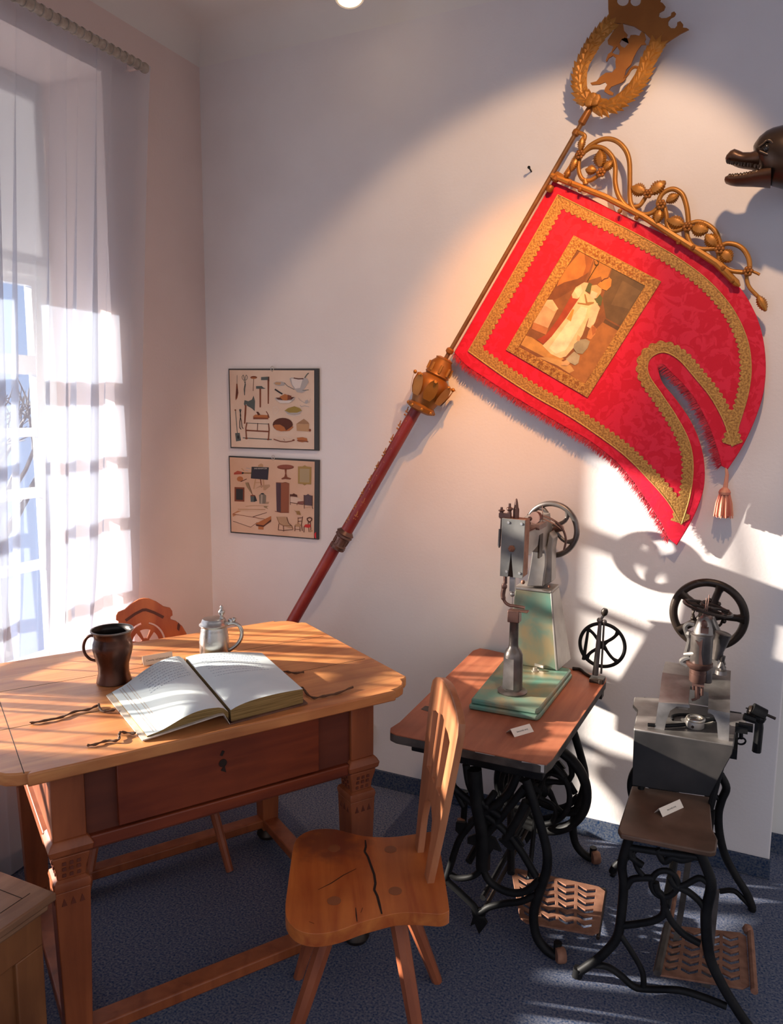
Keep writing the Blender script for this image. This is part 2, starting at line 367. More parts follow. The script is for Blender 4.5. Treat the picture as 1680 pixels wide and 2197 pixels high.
# window: casements in the outer plane of the thick wall
WX = XL-WT+.05
WZ1 = 2.20
b = MB()
b.bb((WX-.03, OY0, OZ0), (WX+.03, OY0+.05, OZ1)); b.bb((WX-.03, OY1-.05, OZ0), (WX+.03, OY1, OZ1))
b.bb((WX-.03, OY0+.05, WZ1-.01), (WX+.03, OY1-.05, WZ1+.07)); b.bb((WX-.03, OY0+.05, OZ0), (WX+.03, OY1-.05, OZ0+.06)); b.bb((WX-.03, OY0+.05, OZ1-.06), (WX+.03, OY1-.05, OZ1))
w = struct('window_1', b, M['white_paint'])
nb = 3; cw = (OY1-OY0-.1)/nb
for k in range(nb):
    y0 = OY0+.05+cw*k; y1 = y0+cw
    f = MB()
    f.bb((WX-.02, y0, OZ0+.06), (WX+.02, y0+.04, WZ1-.01)); f.bb((WX-.02, y1-.04, OZ0+.06), (WX+.02, y1, WZ1-.01))
    for z, h in ((OZ0+.06, .05), (1.00, .035), (1.30, .04), (1.55, .035), (1.80, .075), (WZ1-.05, .04)):
        f.bb((WX-.02, y0+.04, z), (WX+.02, y1-.04, z+h))
    sa = obj('window_sash', f, M['white_paint'], w)
    obj('window_pane', MB().bb((WX-.002, y0+.04, OZ0+.06), (WX+.002, y1-.04, WZ1-.01)), M['glass'], sa)
b = MB().bb((WX+.03, OY0, OZ0-.001), (XL+.03, OY1, OZ0+.025)); obj('window_sill', b, M['white_paint'], w)
bl = MB().bb((WX+.035, OY0+.01, WZ1+.03), (WX+.039, OY1-.01, OZ1-.005)); tag(obj('roller_blind', bl, M['blind']), 'plain white blind covering the top of the tall window behind the curtain', 'blind')

# curtain rod and sheer curtain
RZ, RX = 2.972, XL+.098
t = thing('curtain_rod', (RX, 1.6, RZ), 'long pale curtain rod along the left wall above the window', 'curtain rod')
b = MB().tube([(RX, .1, RZ), (RX, 2.44, RZ)], .016, 12); obj('rod', b, M['rod_paint'], t)
for i in range(34): obj('rod_ring', MB().lathe([(.016, -.004), (.0205, -.003), (.0205, .003), (.016, .004)], (RX, 1.30+1.12*i/33, RZ), V((0, 1, 0)), 10), M['rod_paint'], t)
b = MB().ball((RX, 2.455, RZ), .020, 12); obj('end_knob', b, M['rod_paint'], t)
b = MB().bb((XL, 2.425, RZ-.010), (RX-.017, 2.44, RZ+.010)); obj('bracket', b, M['plaster_left'], t)
rows = []
NS, NZ = 620, 22
CX = XL+.040
def wob(q): return math.sin(q)*.6+math.sin(q*2.3+1.3)*.4
for j in range(NZ+1):
    tz = j/NZ; z = lerp(3.025, .03, tz); row = []
    yend = lerp(2.555, 2.335, min(1, tz*1.12)**.9)
    op = min(1, .25+tz*1.6); op *= 1-.8*max(0, min(1, (1.05-z)/.35))
    for i in range(NS+1):
        s = i/NS; y0 = lerp(.1, yend, s)
        ph = 2*PI*20*s - 1.2*PI*4*max(0, s-.72)**1.2*2.5 + 1.3*math.sin(s*23)
        k1 = .75+.5*wob(s*37+.4*tz); fl = 1-.45*max(0, min(1, (s-.92)/.06))
        x = CX + (.026*k1*op*fl)*math.sin(ph) + .008*op*math.sin(ph*.31+1+tz)
        y = y0 + .034*k1*op*fl*math.sin(2*ph+.5)
        row.append(V((max(XL+.006, min(XL+.07, x)), min(y, yend+.004), z)))
    rows.append(row)
tag(obj('sheer_curtain', MB().grid(rows), M['voile'], smooth=180), 'white translucent floor length curtain in soft folds over the window', 'curtain')

# bare garden tree outside
def branch(b, p, d, l, r, depth):
    q = p+d*l; b.tube([p, lerp(p, q, .5)+V((random.uniform(-1, 1), random.uniform(-1, 1), random.uniform(-.5, .5)))*l*.06, q], [r, r*.8, r*.6], 6)
    if depth == 0: return
    for k in range(3 if depth > 1 else 4):
        nd = (d+V((random.uniform(-1, 1), random.uniform(-1, 1), random.uniform(-.5, .7)))*.75).normalized()
        branch(b, lerp(p, q, random.uniform(.55, 1)), nd, l*random.uniform(.6, .8), r*.55, depth-1)
t = thing('bare_tree', (-7.2, 5.4, -1.5), 'bare branching tree outside the window, faint behind the curtain', 'tree')
b = MB().tube([(-7.2, 5.4, -1.5), (-7.15, 5.35, .2)], [.16, .11], 10); obj('trunk', b, M['bark'], t)
b = MB()
for k in range(5):
    branch(b, V((-7.15, 5.35, .1)), V((math.cos(k*1.26)*.5, math.sin(k*1.26)*.7, 1)).normalized(), 1.0, .05, 3)
obj('branches', b, M['bark'], t)

# wall fittings
t = thing('wall_socket', py_(797, 1568, YB-.01), 'small white electrical socket low on the wall beside the big table corner', 'socket')
a = py_(790, 1568, YB); b = MB().box((a.x, YB-.012, a.z), (.055, .024, .085)); obj('cover', b, M['plastic'], t, bevel=.004)
b = MB().lathe([(.018, 0), (.018, .003)], (a.x, YB-.0275, a.z), V((0, 1, 0)), 16); obj('inset', b, M['white_paint'], t)
p = py_(1137, 364, YB-.02); b = MB().tube([p+V((0, .024, -.002)), p+V((0, -.014, .004))], .003, 8); b.lathe([(.0055, 0), (.0055, .0025)], p+V((0, -.016, .004)), V((0, 1, 0)), 10)
tag(obj('nail', b, M['iron']), 'single dark nail in the bare wall left of the banner pole', 'nail')

# ceiling lamp
lp = pz_(750, -14, 3.12)
t = thing('spot_lamp', lp, 'small glowing ceiling spot lamp at the top edge, cut by the frame', 'lamp')
ax = (V((-.55, 2.2, 2.0))-lp).normalized(); ax = V((ax.x*.4, ax.y*.1-.25, -1)).normalized()
b = MB().lathe([(.018, -.07), (.03, -.06), (.045, -.03), (.052, .0), (.054, .012), (.047, .012), (.043, -.01)], lp, ax, 24, False); obj('shade', b, M['chrome'], t)
obj('bulb', MB().ball(lp+ax*-.005, .036, 14), M['bulb'], t)
obj('stem', MB().tube([lp-ax*.07, V((lp.x-ax.x*.08, lp.y-ax.y*.1, ZC))], .008, 8), M['copperish'], t)
obj('swivel', MB().ball(lp+RH*.058, .016, 8), M['copperish'], t)
q = bpy.data.lights.new('lamp_glow', 'POINT'); q.energy = LAMP_E; q.color = (1, .72, .42); q.shadow_soft_size = .04
qo = bpy.data.objects.new('lamp_glow', q); C.objects.link(qo); qo.location = lp+ax*.05
q = bpy.data.lights.new('banner_spot', 'SPOT'); q.energy = SPOT_E; q.color = (1, .40, .09); q.spot_size = math.radians(37); q.spot_blend = 1; q.shadow_soft_size = .025
qo = bpy.data.objects.new('banner_spot', q); C.objects.link(qo); qo.location = SPOT_POS; qo.rotation_euler = (SPOT_AIM-SPOT_POS).to_track_quat('-Z', 'Y').to_euler()
q = bpy.data.lights.new('wall_spot', 'SPOT'); q.energy = WIDE_E; q.color = (1, .66, .40); q.spot_size = math.radians(60); q.spot_blend = .30; q.shadow_soft_size = .03
qo = bpy.data.objects.new('wall_spot', q); C.objects.link(qo); qo.location = WIDE_POS; qo.rotation_euler = (WIDE_AIM-WIDE_POS).to_track_quat('-Z', 'Y').to_euler()

# ------------------------------------------------------------------ the big pine table
ZT = .84
FL = pz_(53, 1663, ZT); FR = pz_(852, 1481, ZT)
TU = (FR-FL).normalized(); TV = V((-TU.y, TU.x, 0)); TL = (FR-FL).length
def T(u, v, z=ZT): return FL+TU*u+TV*v+V((0, 0, z-ZT))
UR, UL, VB = 1.106, -.09, .885
corner = [(1.012, 0), (1.006, .012), (1.030, .016), (1.055, .030), (1.070, .050), (1.078, .074), (1.090, .072), (1.106, .088)]
def cpt(u, v, fu, fv): return (UL+UR-u if fu else u, VB-v if fv else v)
outl = [cpt(u, v, 0, 0) for u, v in corner] + [cpt(u, v, 0, 1) for u, v in reversed(corner)] + [cpt(u, v, 1, 1) for u, v in corner] + [cpt(u, v, 1, 0) for u, v in reversed(corner)]
tab = thing('pine_table', T(.5, .44, 0), 'large pine table with clipped corners under the open book and pewter vessels', 'table')
o = obj('tabletop', MB().prism([T(u, v, ZT-.032) for u, v in outl], (0, 0, .032)), M['table_top'], tab, bevel=.004)
b = MB()
for vv in (.30, .60): b.box(T(.5, vv, ZT), (1.16, .0016, .0008), TU, TV)
b.box(T(.0, .44, ZT), (.0016, .86, .0008), TU, TV)
obj('plank_seam', b, M['crack'], o)
HB, UA, UB_, VA, VB_ = .039, .058, .967, .055, .83
legs = [(UA+HB, VA+HB), (UB_-HB, VA+HB), (UA+HB, VB_-HB), (UB_-HB, VB_-HB)]
for u, v in legs:
    c = T(u, v, 0)
    b = MB().stack(c, [(.808, HB), (.625, HB)][::-1], TU, TV)
    b.stack(c, [(.583, .040), (.590, .050), (.606, .053), (.618, .047), (.626, .040)], TU, TV)
    b.stack(c, [(.520, .0335), (.545, .036), (.570, .042), (.584, .044)], TU, TV)
    b.stack(c, [(.490, .042), (.505, .0445), (.515, .042), (.521, .034)], TU, TV)
    b.stack(c, [(.045, .031), (.10, .032), (.30, .037), (.475, .0415), (.491, .042)], TU, TV)
    lg = obj('leg', b, M['table_leg'], tab, bevel=.0025)
    b = MB(); b2 = MB()
    for dx, dy in ((0, -1), (1, 0), (0, 1), (-1, 0)):
        nrm = TU*dx+TV*dy; side = TU*abs(dy)+TV*abs(dx)
        for k in (-1, 0, 1):
            for z, h, w_ in ((.455, .020, .008),):
                p0 = c+V((0, 0, z))+nrm*.0412+side*k*.021
                b.prism([p0-side*w_*.8, p0+side*w_*.8, p0+ZU*h], nrm*.0012)
            for z in (.532, .550, .566):
                b2.box(c+V((0, 0, z))+nrm*(.0345+(z-.53)*.2)+side*k*.017, (.008, .004, .009), side, nrm)
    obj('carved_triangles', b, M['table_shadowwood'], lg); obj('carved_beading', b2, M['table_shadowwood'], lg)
    b = MB().lathe([(.012, 0), (.036, .004), (.043, .018), (.038, .034), (.027, .046)], c, n=20); obj('foot', b, M['iron_warm'], lg)
# aprons, rails, drawer
fv = VA+.010
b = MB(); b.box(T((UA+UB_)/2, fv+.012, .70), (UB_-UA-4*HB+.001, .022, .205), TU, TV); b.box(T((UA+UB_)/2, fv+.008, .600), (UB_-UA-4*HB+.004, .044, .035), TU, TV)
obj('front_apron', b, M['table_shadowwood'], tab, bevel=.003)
b = MB(); b.box(T((UA+UB_)/2, VB_-.02, .70), (UB_-UA-4*HB, .022, .21), TU, TV); obj('back_apron', b, M['table_dark'], tab)
for uu in (UA+.012, UB_-.012):
    b = MB().box(T(uu, (VA+VB_)/2, .70), (.022, VB_-VA-4*HB, .21), TU, TV); b.box(T(uu+(.004 if uu > .5 else -.004), (VA+VB_)/2, .600), (.04, VB_-VA-4*HB, .035), TU, TV)
    obj('side_apron', b, M['table_leg'], tab, bevel=.003)
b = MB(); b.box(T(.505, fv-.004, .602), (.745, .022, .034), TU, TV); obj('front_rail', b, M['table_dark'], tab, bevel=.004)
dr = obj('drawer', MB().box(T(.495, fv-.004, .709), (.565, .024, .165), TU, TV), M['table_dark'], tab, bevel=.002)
p = pz_(492, 1615, .71); kp = T(.487, fv-.0165, .725)
b = MB().lathe([(.011, 0), (.011, .002)], kp, TV*-1, 14); b.prism([kp-TU*.006-ZU*.02, kp+TU*.008-ZU*.028, kp+TU*.004-ZU*.006], TV*-.002)
b.tube([kp+ZU*.022-TU*.004, kp+ZU*.034+TU*.002], .004, 6)
obj('keyhole', b, M['crack'], dr)
zs_ = .072
b = MB().box(T((UA+UB_)/2, VA+HB, zs_), (UB_-UA-2*HB-.03, .060, .034), TU, TV); obj('stretcher', b, M['table_leg'], tab, bevel=.005)
b = MB().box(T((UA+UB_)/2, VB_-HB, zs_), (UB_-UA-2*HB-.03, .055, .034), TU, TV); obj('stretcher', b, M['table_leg'], tab, bevel=.005)
for uu in (UA+HB, UB_-HB):
    b = MB().box(T(uu, (VA+VB_)/2, zs_), (.060, VB_-VA-2*HB-.03, .034), TU, TV); obj('stretcher', b, M['table_leg'], tab, bevel=.005)

# ------------------------------------------------------------------ things on the table
p = pz_(245, 1462, ZT); k = size(1, p)
mug = thing('drinking_mug', p, 'dark bellied metal mug with a thin loop handle on the table', 'mug')
pr = [(32, 0), (36, 2), (35, 8), (31.5, 22), (32, 40), (38, 60), (41, 74), (40, 86), (37, 96), (38, 106), (42, 113), (43, 115), (41, 115.5), (37, 112), (35, 104), (36, 90), (37, 74), (30, 40), (29, 8), (1, 6)]
b = MB().lathe([(r_*k, h*k*1.0) for r_, h in pr[:13]], p, n=40, caps=False); b.cur = 0
o = obj('body', b, M['copper_dark'], mug, smooth=60)
obj('inner_wall', MB().lathe([(r_*k, h*k) for r_, h in pr[12:]], p, n=40, caps=False), M['mug_in'], mug, smooth=60)
obj('base', MB().lathe([(1*k, .0008), (32*k, .0008)], p, n=40, caps=False), M['copper_dark'], mug)
b = MB().lathe([(42*k, 112*k), (44*k, 114*k), (43.5*k, 116.5*k), (41*k, 116*k)], p, n=40, caps=False); obj('rim', b, M['steel_dark'], mug, smooth=80)
hp = spl([p-RH*x*k+ZU*z*k for x, z in ((37, 99), (46, 101), (56, 94), (62, 78), (60, 62), (50, 50), (37, 46))], 5)
obj('handle', MB().tube(hp, 3.2*k, 8), M['copper_dark'], mug, smooth=80)

p = pz_(461, 1420, ZT); k = size(1, p)
tk = thing('lidded_tankard', p, 'shiny pewter tankard with a hinged finial lid standing behind the open book', 'tankard')
pr = [(28, 0), (30, 1.5), (29.5, 6), (27.5, 10), (29, 14), (28.6, 17), (30.2, 19), (29.8, 22), (31.2, 24), (31, 40), (31.5, 46), (30.5, 50), (31, 53), (29.8, 56), (30.2, 59), (29, 62), (29.2, 65), (28, 68), (28, 72), (26.5, 78), (29, 80)]
obj('body', MB().lathe([(r_*k, h*k) for r_, h in pr], p, n=40), M['pewter'], tk, smooth=50)
ld = obj('lid', MB().lathe([(29*k, 80*k), (31*k, 82*k), (31*k, 84*k), (27*k, 87*k), (25.5*k, 92*k), (23*k, 96*k), (12*k, 98*k), (1*k, 98.5*k)], p, n=40), M['pewter'], tk, smooth=40)
fp = p+RH*17*k
b = MB().lathe([(6*k, 92*k), (5*k, 97*k), (3.2*k, 102*k), (7*k, 108*k), (7.5*k, 112*k), (4*k, 115*k), (3*k, 118*k), (4*k, 121*k), (2*k, 124*k), (.4*k, 126*k)], fp, n=20); obj('finial', b, M['pewter'], ld, smooth=60)
b = MB().ball(p+RH*36*k+ZU*91*k, 6*k, 10, (1.2, .8, 1)); b.ball(p+RH*43*k+ZU*94*k, 5*k, 10); b.box(p+RH*31*k+ZU*87*k, (14*k, 7*k, 5*k), RH, RH.cross(ZU)); obj('thumb_piece', b, M['pewter'], ld)
hp = spl([p+RH*x*k+ZU*z*k for x, z in ((29, 84), (42, 86), (54, 80), (59, 66), (56, 50), (46, 36), (32, 26), (29, 22), (33, 16))], 5)
obj('handle', MB().tube(hp, [4.2*k]*(len(hp)-6)+taper(4*k, 2*k, 6), 8), M['pewter'], tk, smooth=80)

# three folded name cards
def name_card(a, b_, foot_l, foot_r, ridge_h, back, text, label, ts=.4):
    # a, b_: front foot left and right on the surface; ridge above, back foot behind
    L_ = V(b_)-V(a); e = L_.normalized(); nn = V((-e.y, e.x, 0))
    rid = [V(a)+nn*back*.5+ZU*ridge_h, V(b_)+nn*back*.5+ZU*ridge_h]; bk = [V(a)+nn*back, V(b_)+nn*back]
    t_ = thing('name_card', (V(a)+V(b_))/2, label, 'card', 'folded name cards')
    th = .0006
    def fold(up): return up
    m_ = MB()
    sl = (rid[0]-V(a)).normalized(); fn = e.cross(sl).normalized()
    m_.prism([V(a), V(b_), rid[1], rid[0]], -fn*th); s2 = (rid[0]-bk[0]).normalized(); fn2 = s2.cross(e).normalized()
    m_.prism([bk[1], bk[0], rid[0], rid[1]], -fn2*th)
    cd = obj('folded_card', m_, M['card'], t_, smooth=0)
    hh = (rid[0]-V(a)).length
    m_ = MB().text(text, V(a)+e*L_.length*.5+sl*hh*ts+fn*.0003, e, sl, hh*.26, .0002)
    obj('printed_words', m_, M['print'], t_, smooth=0)
    return t_
A, B_ = pz_(308, 1429, ZT), pz_(372, 1418, ZT)
name_card(A+ZU*.0006, B_+ZU*.0006, 0, 0, .029, .024, 'Cínovky začátkem stol.', 'folded name card on the big table between the dark mug and the tankard', .38)

# open book
BZ = ZT
S0, S1 = pz_(493, 1556, BZ), pz_(392, 1432, BZ)
L0, L1 = pz_(306, 1592, BZ), pz_(228, 1495, BZ)
R0, R1 = pz_(657, 1512, BZ), pz_(566, 1428, BZ)
bk = thing('open_book', (S0+S1)/2, 'big old book lying open with blank bluish pages and leather ties', 'book')
def bx(t, w):                                        # t across (-1 left edge .. 1 right edge), w from near (0) to far (1)
    a = lerp(S0, L0, -t) if t < 0 else lerp(S0, R0, t); c_ = lerp(S1, L1, -t) if t < 0 else lerp(S1, R1, t)
    return lerp(a, c_, w)
def hc(t): return .0015+.030*max(0, 1-abs(t+.10)/.9)**1.0*(1 if t < 0 else 0) if t < 0 else .002     # cover height
def hp_(t):
    if t < 0:
        s_ = -t
        return hc(t)+.007+.020*math.sin(PI*min(1, s_*1.25))**1.2*(1-s_*.35)+.006*(1-s_)
    return .045+.006*math.sin(PI*t)-.012*math.exp(-t*9)
tl_ = [-.94+.94*i/16 for i in range(17)]; tr_ = [.03+.94*i/16 for i in range(17)]
def slab(ts, w0, w1, lo, hi, nw=6):
    m_ = MB(); top = [[bx(t, lerp(w0, w1, j/nw))+ZU*hi(t) for t in ts] for j in range(nw+1)]; bot = [[bx(t, lerp(w0, w1, j/nw))+ZU*lo(t) for t in ts] for j in range(nw+1)]
    m_.grid(top); m_.grid([r[::-1] for r in bot])
    m_.grid([bot[0], top[0]]); m_.grid([top[-1], bot[-1]]); m_.grid([[bot[j][-1] for j in range(nw+1)], [top[j][-1] for j in range(nw+1)]]); m_.grid([[top[j][0] for j in range(nw+1)], [bot[j][0] for j in range(nw+1)]])
    return m_
def pages(name, ts, lo, hi):
    m_ = slab(ts, .02, .98, lo, hi); o_ = obj(name, m_, [M['paper'], M['page_edge']], bk, smooth=50)
    nq = 6*(len(ts)-1)
    for i, pl in enumerate(o_.data.polygons):
        if i >= nq: pl.material_index = 1
    return o_
pages('left_pages', tl_, lambda t: hc(t)+.003, hp_)
pages('right_pages', tr_, lambda t: .005, hp_)
b = slab([-1+1.0*i/16 for i in range(17)], 0, 1, hc, lambda t: hc(t)+.0035); obj('cover', b, M['vellum'], bk)
b = slab([0, .5, 1.02], 0, 1, lambda t: .0006, lambda t: .0045); obj('cover', b, M['leather'], bk)
b = MB().grid([[lerp(bx(-.06, 0)+ZU*.030, bx(.04, 0)+ZU*.004, s_)+ZU*.0 for s_ in (0, .5, 1)], [lerp(bx(-.06, 1)+ZU*.030, bx(.04, 1)+ZU*.004, s_) for s_ in (0, .5, 1)]]); obj('spine', b, M['leather'], bk)
# blind lines ruled on the pasted-down margin of the left page, faint script
b = MB()
for t0 in (-.86, -.83, -.77, -.745):
    b.grid([[bx(t0, w_)+ZU*(hp_(t0)+.0004), bx(t0+.006, w_)+ZU*(hp_(t0+.006)+.0004)] for w_ in (.05, .35, .65, .95)])
obj('ruled_line', b, M['vellum'], bk)
b = MB()
random.seed(3)
for side, rng in ((-1, (.12, .62)), (1, (.15, .8))):
    for r_ in range(9):
        w_ = .92-.05*r_ if side > 0 else .95-.045*r_
        s_ = rng[0]
        while s_ < rng[1]:
            l_ = random.uniform(.01, .03); t_ = side*s_
            b.add([bx(t_, w_)+ZU*(hp_(t_)+.0005), bx(t_+side*l_, w_)+ZU*(hp_(t_+side*l_)+.0005), bx(t_+side*l_, w_+.006)+ZU*(hp_(t_+side*l_)+.0005), bx(t_, w_+.006)+ZU*(hp_(t_)+.0005)], [(0, 1, 2, 3)] if side > 0 else [(3, 2, 1, 0)])
            s_ += l_+random.uniform(.008, .02)
o = obj('faint_script', b, M['ink'], bk, smooth=0); o['kind'] = 'stuff'
def tie(pts, r0=.003):
    pp = spl([pz_(x, y, BZ+.0048+dz) for x, y, dz in pts], 5)
    b_ = MB().tube(pp, [r0*(1+.35*math.sin(i*1.3)) for i in range(len(pp))], 6); b_.tube([q+V((.003*math.sin(i*.8), .003*math.cos(i*.8), .001)) for i, q in enumerate(pp)], r0*.6, 6)
    return obj('leather_tie', b_, M['cord'], bk)
tie([(246, 1523, .003), (228, 1526, 0), (218, 1525, 0), (212, 1512, .002), (208, 1514, .001), (190, 1522, 0), (160, 1527, 0), (130, 1539, 0), (95, 1546, 0), (66, 1551, 0)])
tie([(290, 1573, .003), (270, 1572, 0), (258, 1571, .004), (256, 1582, .002), (250, 1589, .001), (226, 1590, 0), (205, 1597, 0), (188, 1599, 0)])
tie([(594, 1441, .004), (603, 1443, .001), (615, 1441, .002), (632, 1444, 0), (652, 1442, 0)])
tie([(640, 1478, .006), (648, 1475, .008), (656, 1486, .001), (672, 1497, 0), (692, 1494, 0), (722, 1488, 0), (757, 1474, .002)])
b = MB().prism([pz_(393, 1431, BZ+.012), pz_(401, 1424, BZ+.03), pz_(398, 1432, BZ+.012)], (0, .002, 0)); obj('cord_end', b, M['cord'], bk)

# ------------------------------------------------------------------ carved chair behind the table
cf = V((.71, -.70, 0)).normalized(); cs = V((-cf.y, cf.x, 0))*-1
if cs.x < 0: cs = -cs
cc = V((-2.010, 2.130, 0))
q = thing('carved_back_chair', cc, 'orange wooden chair with a scalloped carved back tucked behind the big table', 'chair')
b = MB().prism([cc+cf*a+cs*s_+ZU*.44 for a, s_ in ((-.18, -.15), (-.18, .15), (.10, .20), (.19, .17), (.19, -.17), (.10, -.20))], (0, 0, .032)); obj('seat', b, M['carved'], q, bevel=.006)
for a, s_, da, ds in ((.15, .15, .145, .095), (.15, -.15, .145, -.095), (-.12, .10, -.10, .05), (-.12, -.10, -.10, -.05)):
    b = MB().tube([cc+cf*(a+da)+cs*(s_+ds), cc+cf*a+cs*s_+ZU*.445], [.014, .021], 10); obj('leg', b, M['chair_leg'], q)
BK0 = cc-cf*.17; bup = (ZU-cf*.16).normalized()
def mirror(l): return l+[(-x, y) for x, y in reversed(l)]
half = [(.075, .0), (.06, .06), (.10, .12), (.15, .17), (.135, .22), (.165, .27), (.205, .31), (.205, .345), (.185, .38), (.155, .405), (.128, .415), (.126, .43), (.138, .437), (.137, .455), (.128, .468), (.095, .478), (.06, .503), (.025, .519), (0, .522)]
full = mirror(half[:-1]+[half[-1]])
ring = [[(.085*math.cos(t_), .325+.085*math.sin(t_)) for t_ in ts_] for ts_ in ()]
def sector(r0, r1, a0, a1, n_=8):
    return [(r1*math.cos(lerp(a0, a1, i/n_)), .315+r1*math.sin(lerp(a0, a1, i/n_))) for i in range(n_+1)]+[(r0*math.cos(lerp(a1, a0, i/n_)), .315+r0*math.sin(lerp(a1, a0, i/n_))) for i in range(n_+1)]
holes = [sector(.088, .103, math.radians(x0), math.radians(x1)) for x0, x1 in ((8, 80), (100, 172), (190, 262), (278, 350))]
holes += [sector(.022, .070, math.radians(x0), math.radians(x1)) for x0, x1 in ((65, 115), (128, 170), (10, 52), (190, 230), (310, 350), (250, 290))]
o = obj('backrest', MB().plate([full]+holes, BK0+ZU*.46, cs*.77, bup*.87, .026, .003), M['carved'], q)
fr_ = cs.cross(bup)
if fr_.dot(cf) < 0: fr_ = -fr_
for pl in ([(-.098, .435), (-.05, .462), (-.01, .478), (.01, .478), (.05, .462), (.098, .435), (.09, .424), (.045, .45), (.008, .465), (-.008, .465), (-.045, .45), (-.09, .424)],):
    obj('carved_groove', MB().plate([pl], BK0+ZU*.46+fr_*.0135, cs*.77, bup*.87, .002), M['carved_dark'], o)
for s_ in (-1, 1):
    pl = [(s_*.17, .40), (s_*.178, .385), (s_*.17, .36), (s_*.16, .37), (s_*.163, .39)]
    obj('carved_groove', MB().plate([pl], BK0+ZU*.46+fr_*.0135, cs*.77, bup*.87, .002), M['carved_dark'], o)

# ------------------------------------------------------------------ plank chair in front
zs = .47
ch = thing('plank_chair', (-.86, 1.66, 0), 'worn wooden plank chair with cracked seat and slatted back in the foreground', 'chair')
Zc = lambda a, b_: pz_(540+a/3.652, 1600+b_/3.652, zs)
seat = spl([Zc(*p) for p in ((335, 760), (400, 690), (500, 655), (640, 652), (760, 680), (890, 708), (1090, 715), (1290, 690), (1420, 672), (1455, 700), (1500, 960), (1545, 1250), (1540, 1295), (1480, 1318), (1380, 1312), (1250, 1306), (1130, 1312), (1010, 1340), (850, 1385), (700, 1440), (560, 1470), (440, 1468), (340, 1430), (275, 1350), (264, 1250), (285, 1080), (305, 930))], 4, True)
st_ = obj('seat', MB().prism([p-ZU*.034 for p in seat], (0, 0, .034)), M['chair'], ch, bevel=.007)
b = MB()
def crack(pts, w_):
    pp = [Zc(*p)+ZU*.0006 for p in pts]
    for i in range(len(pp)-1):
        n_ = (pp[i+1]-pp[i]).cross(ZU).normalized()
        w0 = w_*(.5 if i == 0 else 1); w1 = w_*(.6 if i == len(pp)-2 else 1)
        b.add([pp[i]-n_*w0, pp[i]+n_*w0, pp[i+1]+n_*w1, pp[i+1]-n_*w1], [(0, 1, 2, 3)])
crack([(890, 740), (895, 790), (885, 830), (910, 870), (935, 940), (960, 1010), (970, 1080), (960, 1130), (985, 1180), (1000, 1240), (1020, 1320)], .0032)
crack([(520, 1130), (620, 1080), (720, 1015), (820, 965)], .0014); crack([(815, 1270), (820, 1330), (826, 1380)], .0015); crack([(450, 1380), (490, 1395)], .001); crack([(855, 1310), (870, 1270)], .001)
obj('crack', b, M['crack'], st_, smooth=0)
def topc(x, y): return pz_(x, y, zs)
for (tx, ty), ft in (((717, 1820), pz_(640, 2096, 0)), ((717, 1933), None), ((838, 1823), pz_(938, 2105, 0)), ((848, 1912), None)):
    t_ = topc(tx, ty)
    if ft is None:
        ft = (t_+V((-.10, -.13, 0)) if tx < 800 else t_+V((.125, -.07, 0))); ft.z = 0
    b = MB().tube([ft+ZU*.0, lerp(ft, t_-ZU*.034, .5), t_-ZU*.03], [.0155, .0205, .0235], 8); obj('leg', b, M['chair_leg'], ch, smooth=30)
    b = MB().lathe([(.017, 0), (.017, .0012)], t_-ZU*.0002, n=18); obj('peg', b, M['peg'], st_)
A_ = V((-.753, 1.818, .47)); B_ = V((-.647, 1.634, .47)); e2 = (B_-A_).normalized(); mid = A_+e2*.105; e2 = Matrix.Rotation(math.radians(4), 3, 'Z') @ e2; bup = (ZU+V((.864, .504, 0))*.125).normalized()
half = [(-.085, -.012), (-.098, .06), (-.118, .16), (-.134, .26), (-.150, .36), (-.158, .43), (-.150, .455), (-.125, .472), (-.08, .487), (-.03, .496), (0, .498)]
full = [(x, y) for x, y in half]+[(-x, y) for x, y in reversed(half[:-1])]
full += [(.050, -.012), (.056, .06), (.06, .10), (.048, .15), (.022, .172), (0, .178), (-.022, .172), (-.048, .15), (-.06, .10), (-.056, .06), (-.050, -.012)]
slot = lambda x0, x1, x2, x3, y0, y1, y2: [(x0, y0), (x1, y0), (x2, y1), ((x2+x3)/2, y2), (x3, y1)]
holes = [slot(-.085, -.034, -.038, -.105, .232, .395, .402), slot(-.020, .020, .024, -.024, .232, .412, .418), slot(.034, .085, .105, .038, .232, .395, .402)]
holes[0] = [(-.085, .232), (-.034, .232), (-.040, .405), (-.075, .40), (-.104, .388)]; holes[2] = [(-x, y) for x, y in holes[0]]
mid = mid-e2*.048
obj('backrest', MB().plate([full]+holes, mid, e2, bup, .019, .003), M['chair_back'], ch)

# ------------------------------------------------------------------ chest at the left edge
cz = .56
pc = pz_(121, 1914, cz)
cx, cy = pc.x, pc.y
bt = thing('panelled_chest', (cx-.3, cy-.3, 0), 'brown panelled wooden chest at the lower left edge in front of the table', 'chest')
b = MB().bb((cx-.62, cy-.62, cz-.020), (cx, cy, cz)); o = obj('lid', b, M['chest'], bt, bevel=.004)
obj('lid_moulding', MB().bb((cx-.61, cy-.61, cz-.042), (cx-.012, cy-.012, cz-.020)), M['chest'], o, bevel=.006)
b = MB()
for d in (.05,): b.bb((cx-d-.0015, cy-.6, cz), (cx-d, cy-.03, cz+.0006)); b.bb((cx-.62, cy-d-.0015, cz), (cx-.05, cy-d, cz+.0006))
b.bb((cx-.62, cy-.2, cz), (cx-.06, cy-.1985, cz+.0006))
obj('lid_seam', b, M['crack'], o)
b = MB(); pz0 = pc
for dx, dy in ((-.10, -.085), (-.125, -.10)): b.lathe([(.006, 0), (.006, .0012)], V((cx+dx, cy+dy, cz-.0002)), n=10)
obj('lid_peg', b, M['peg'], o)
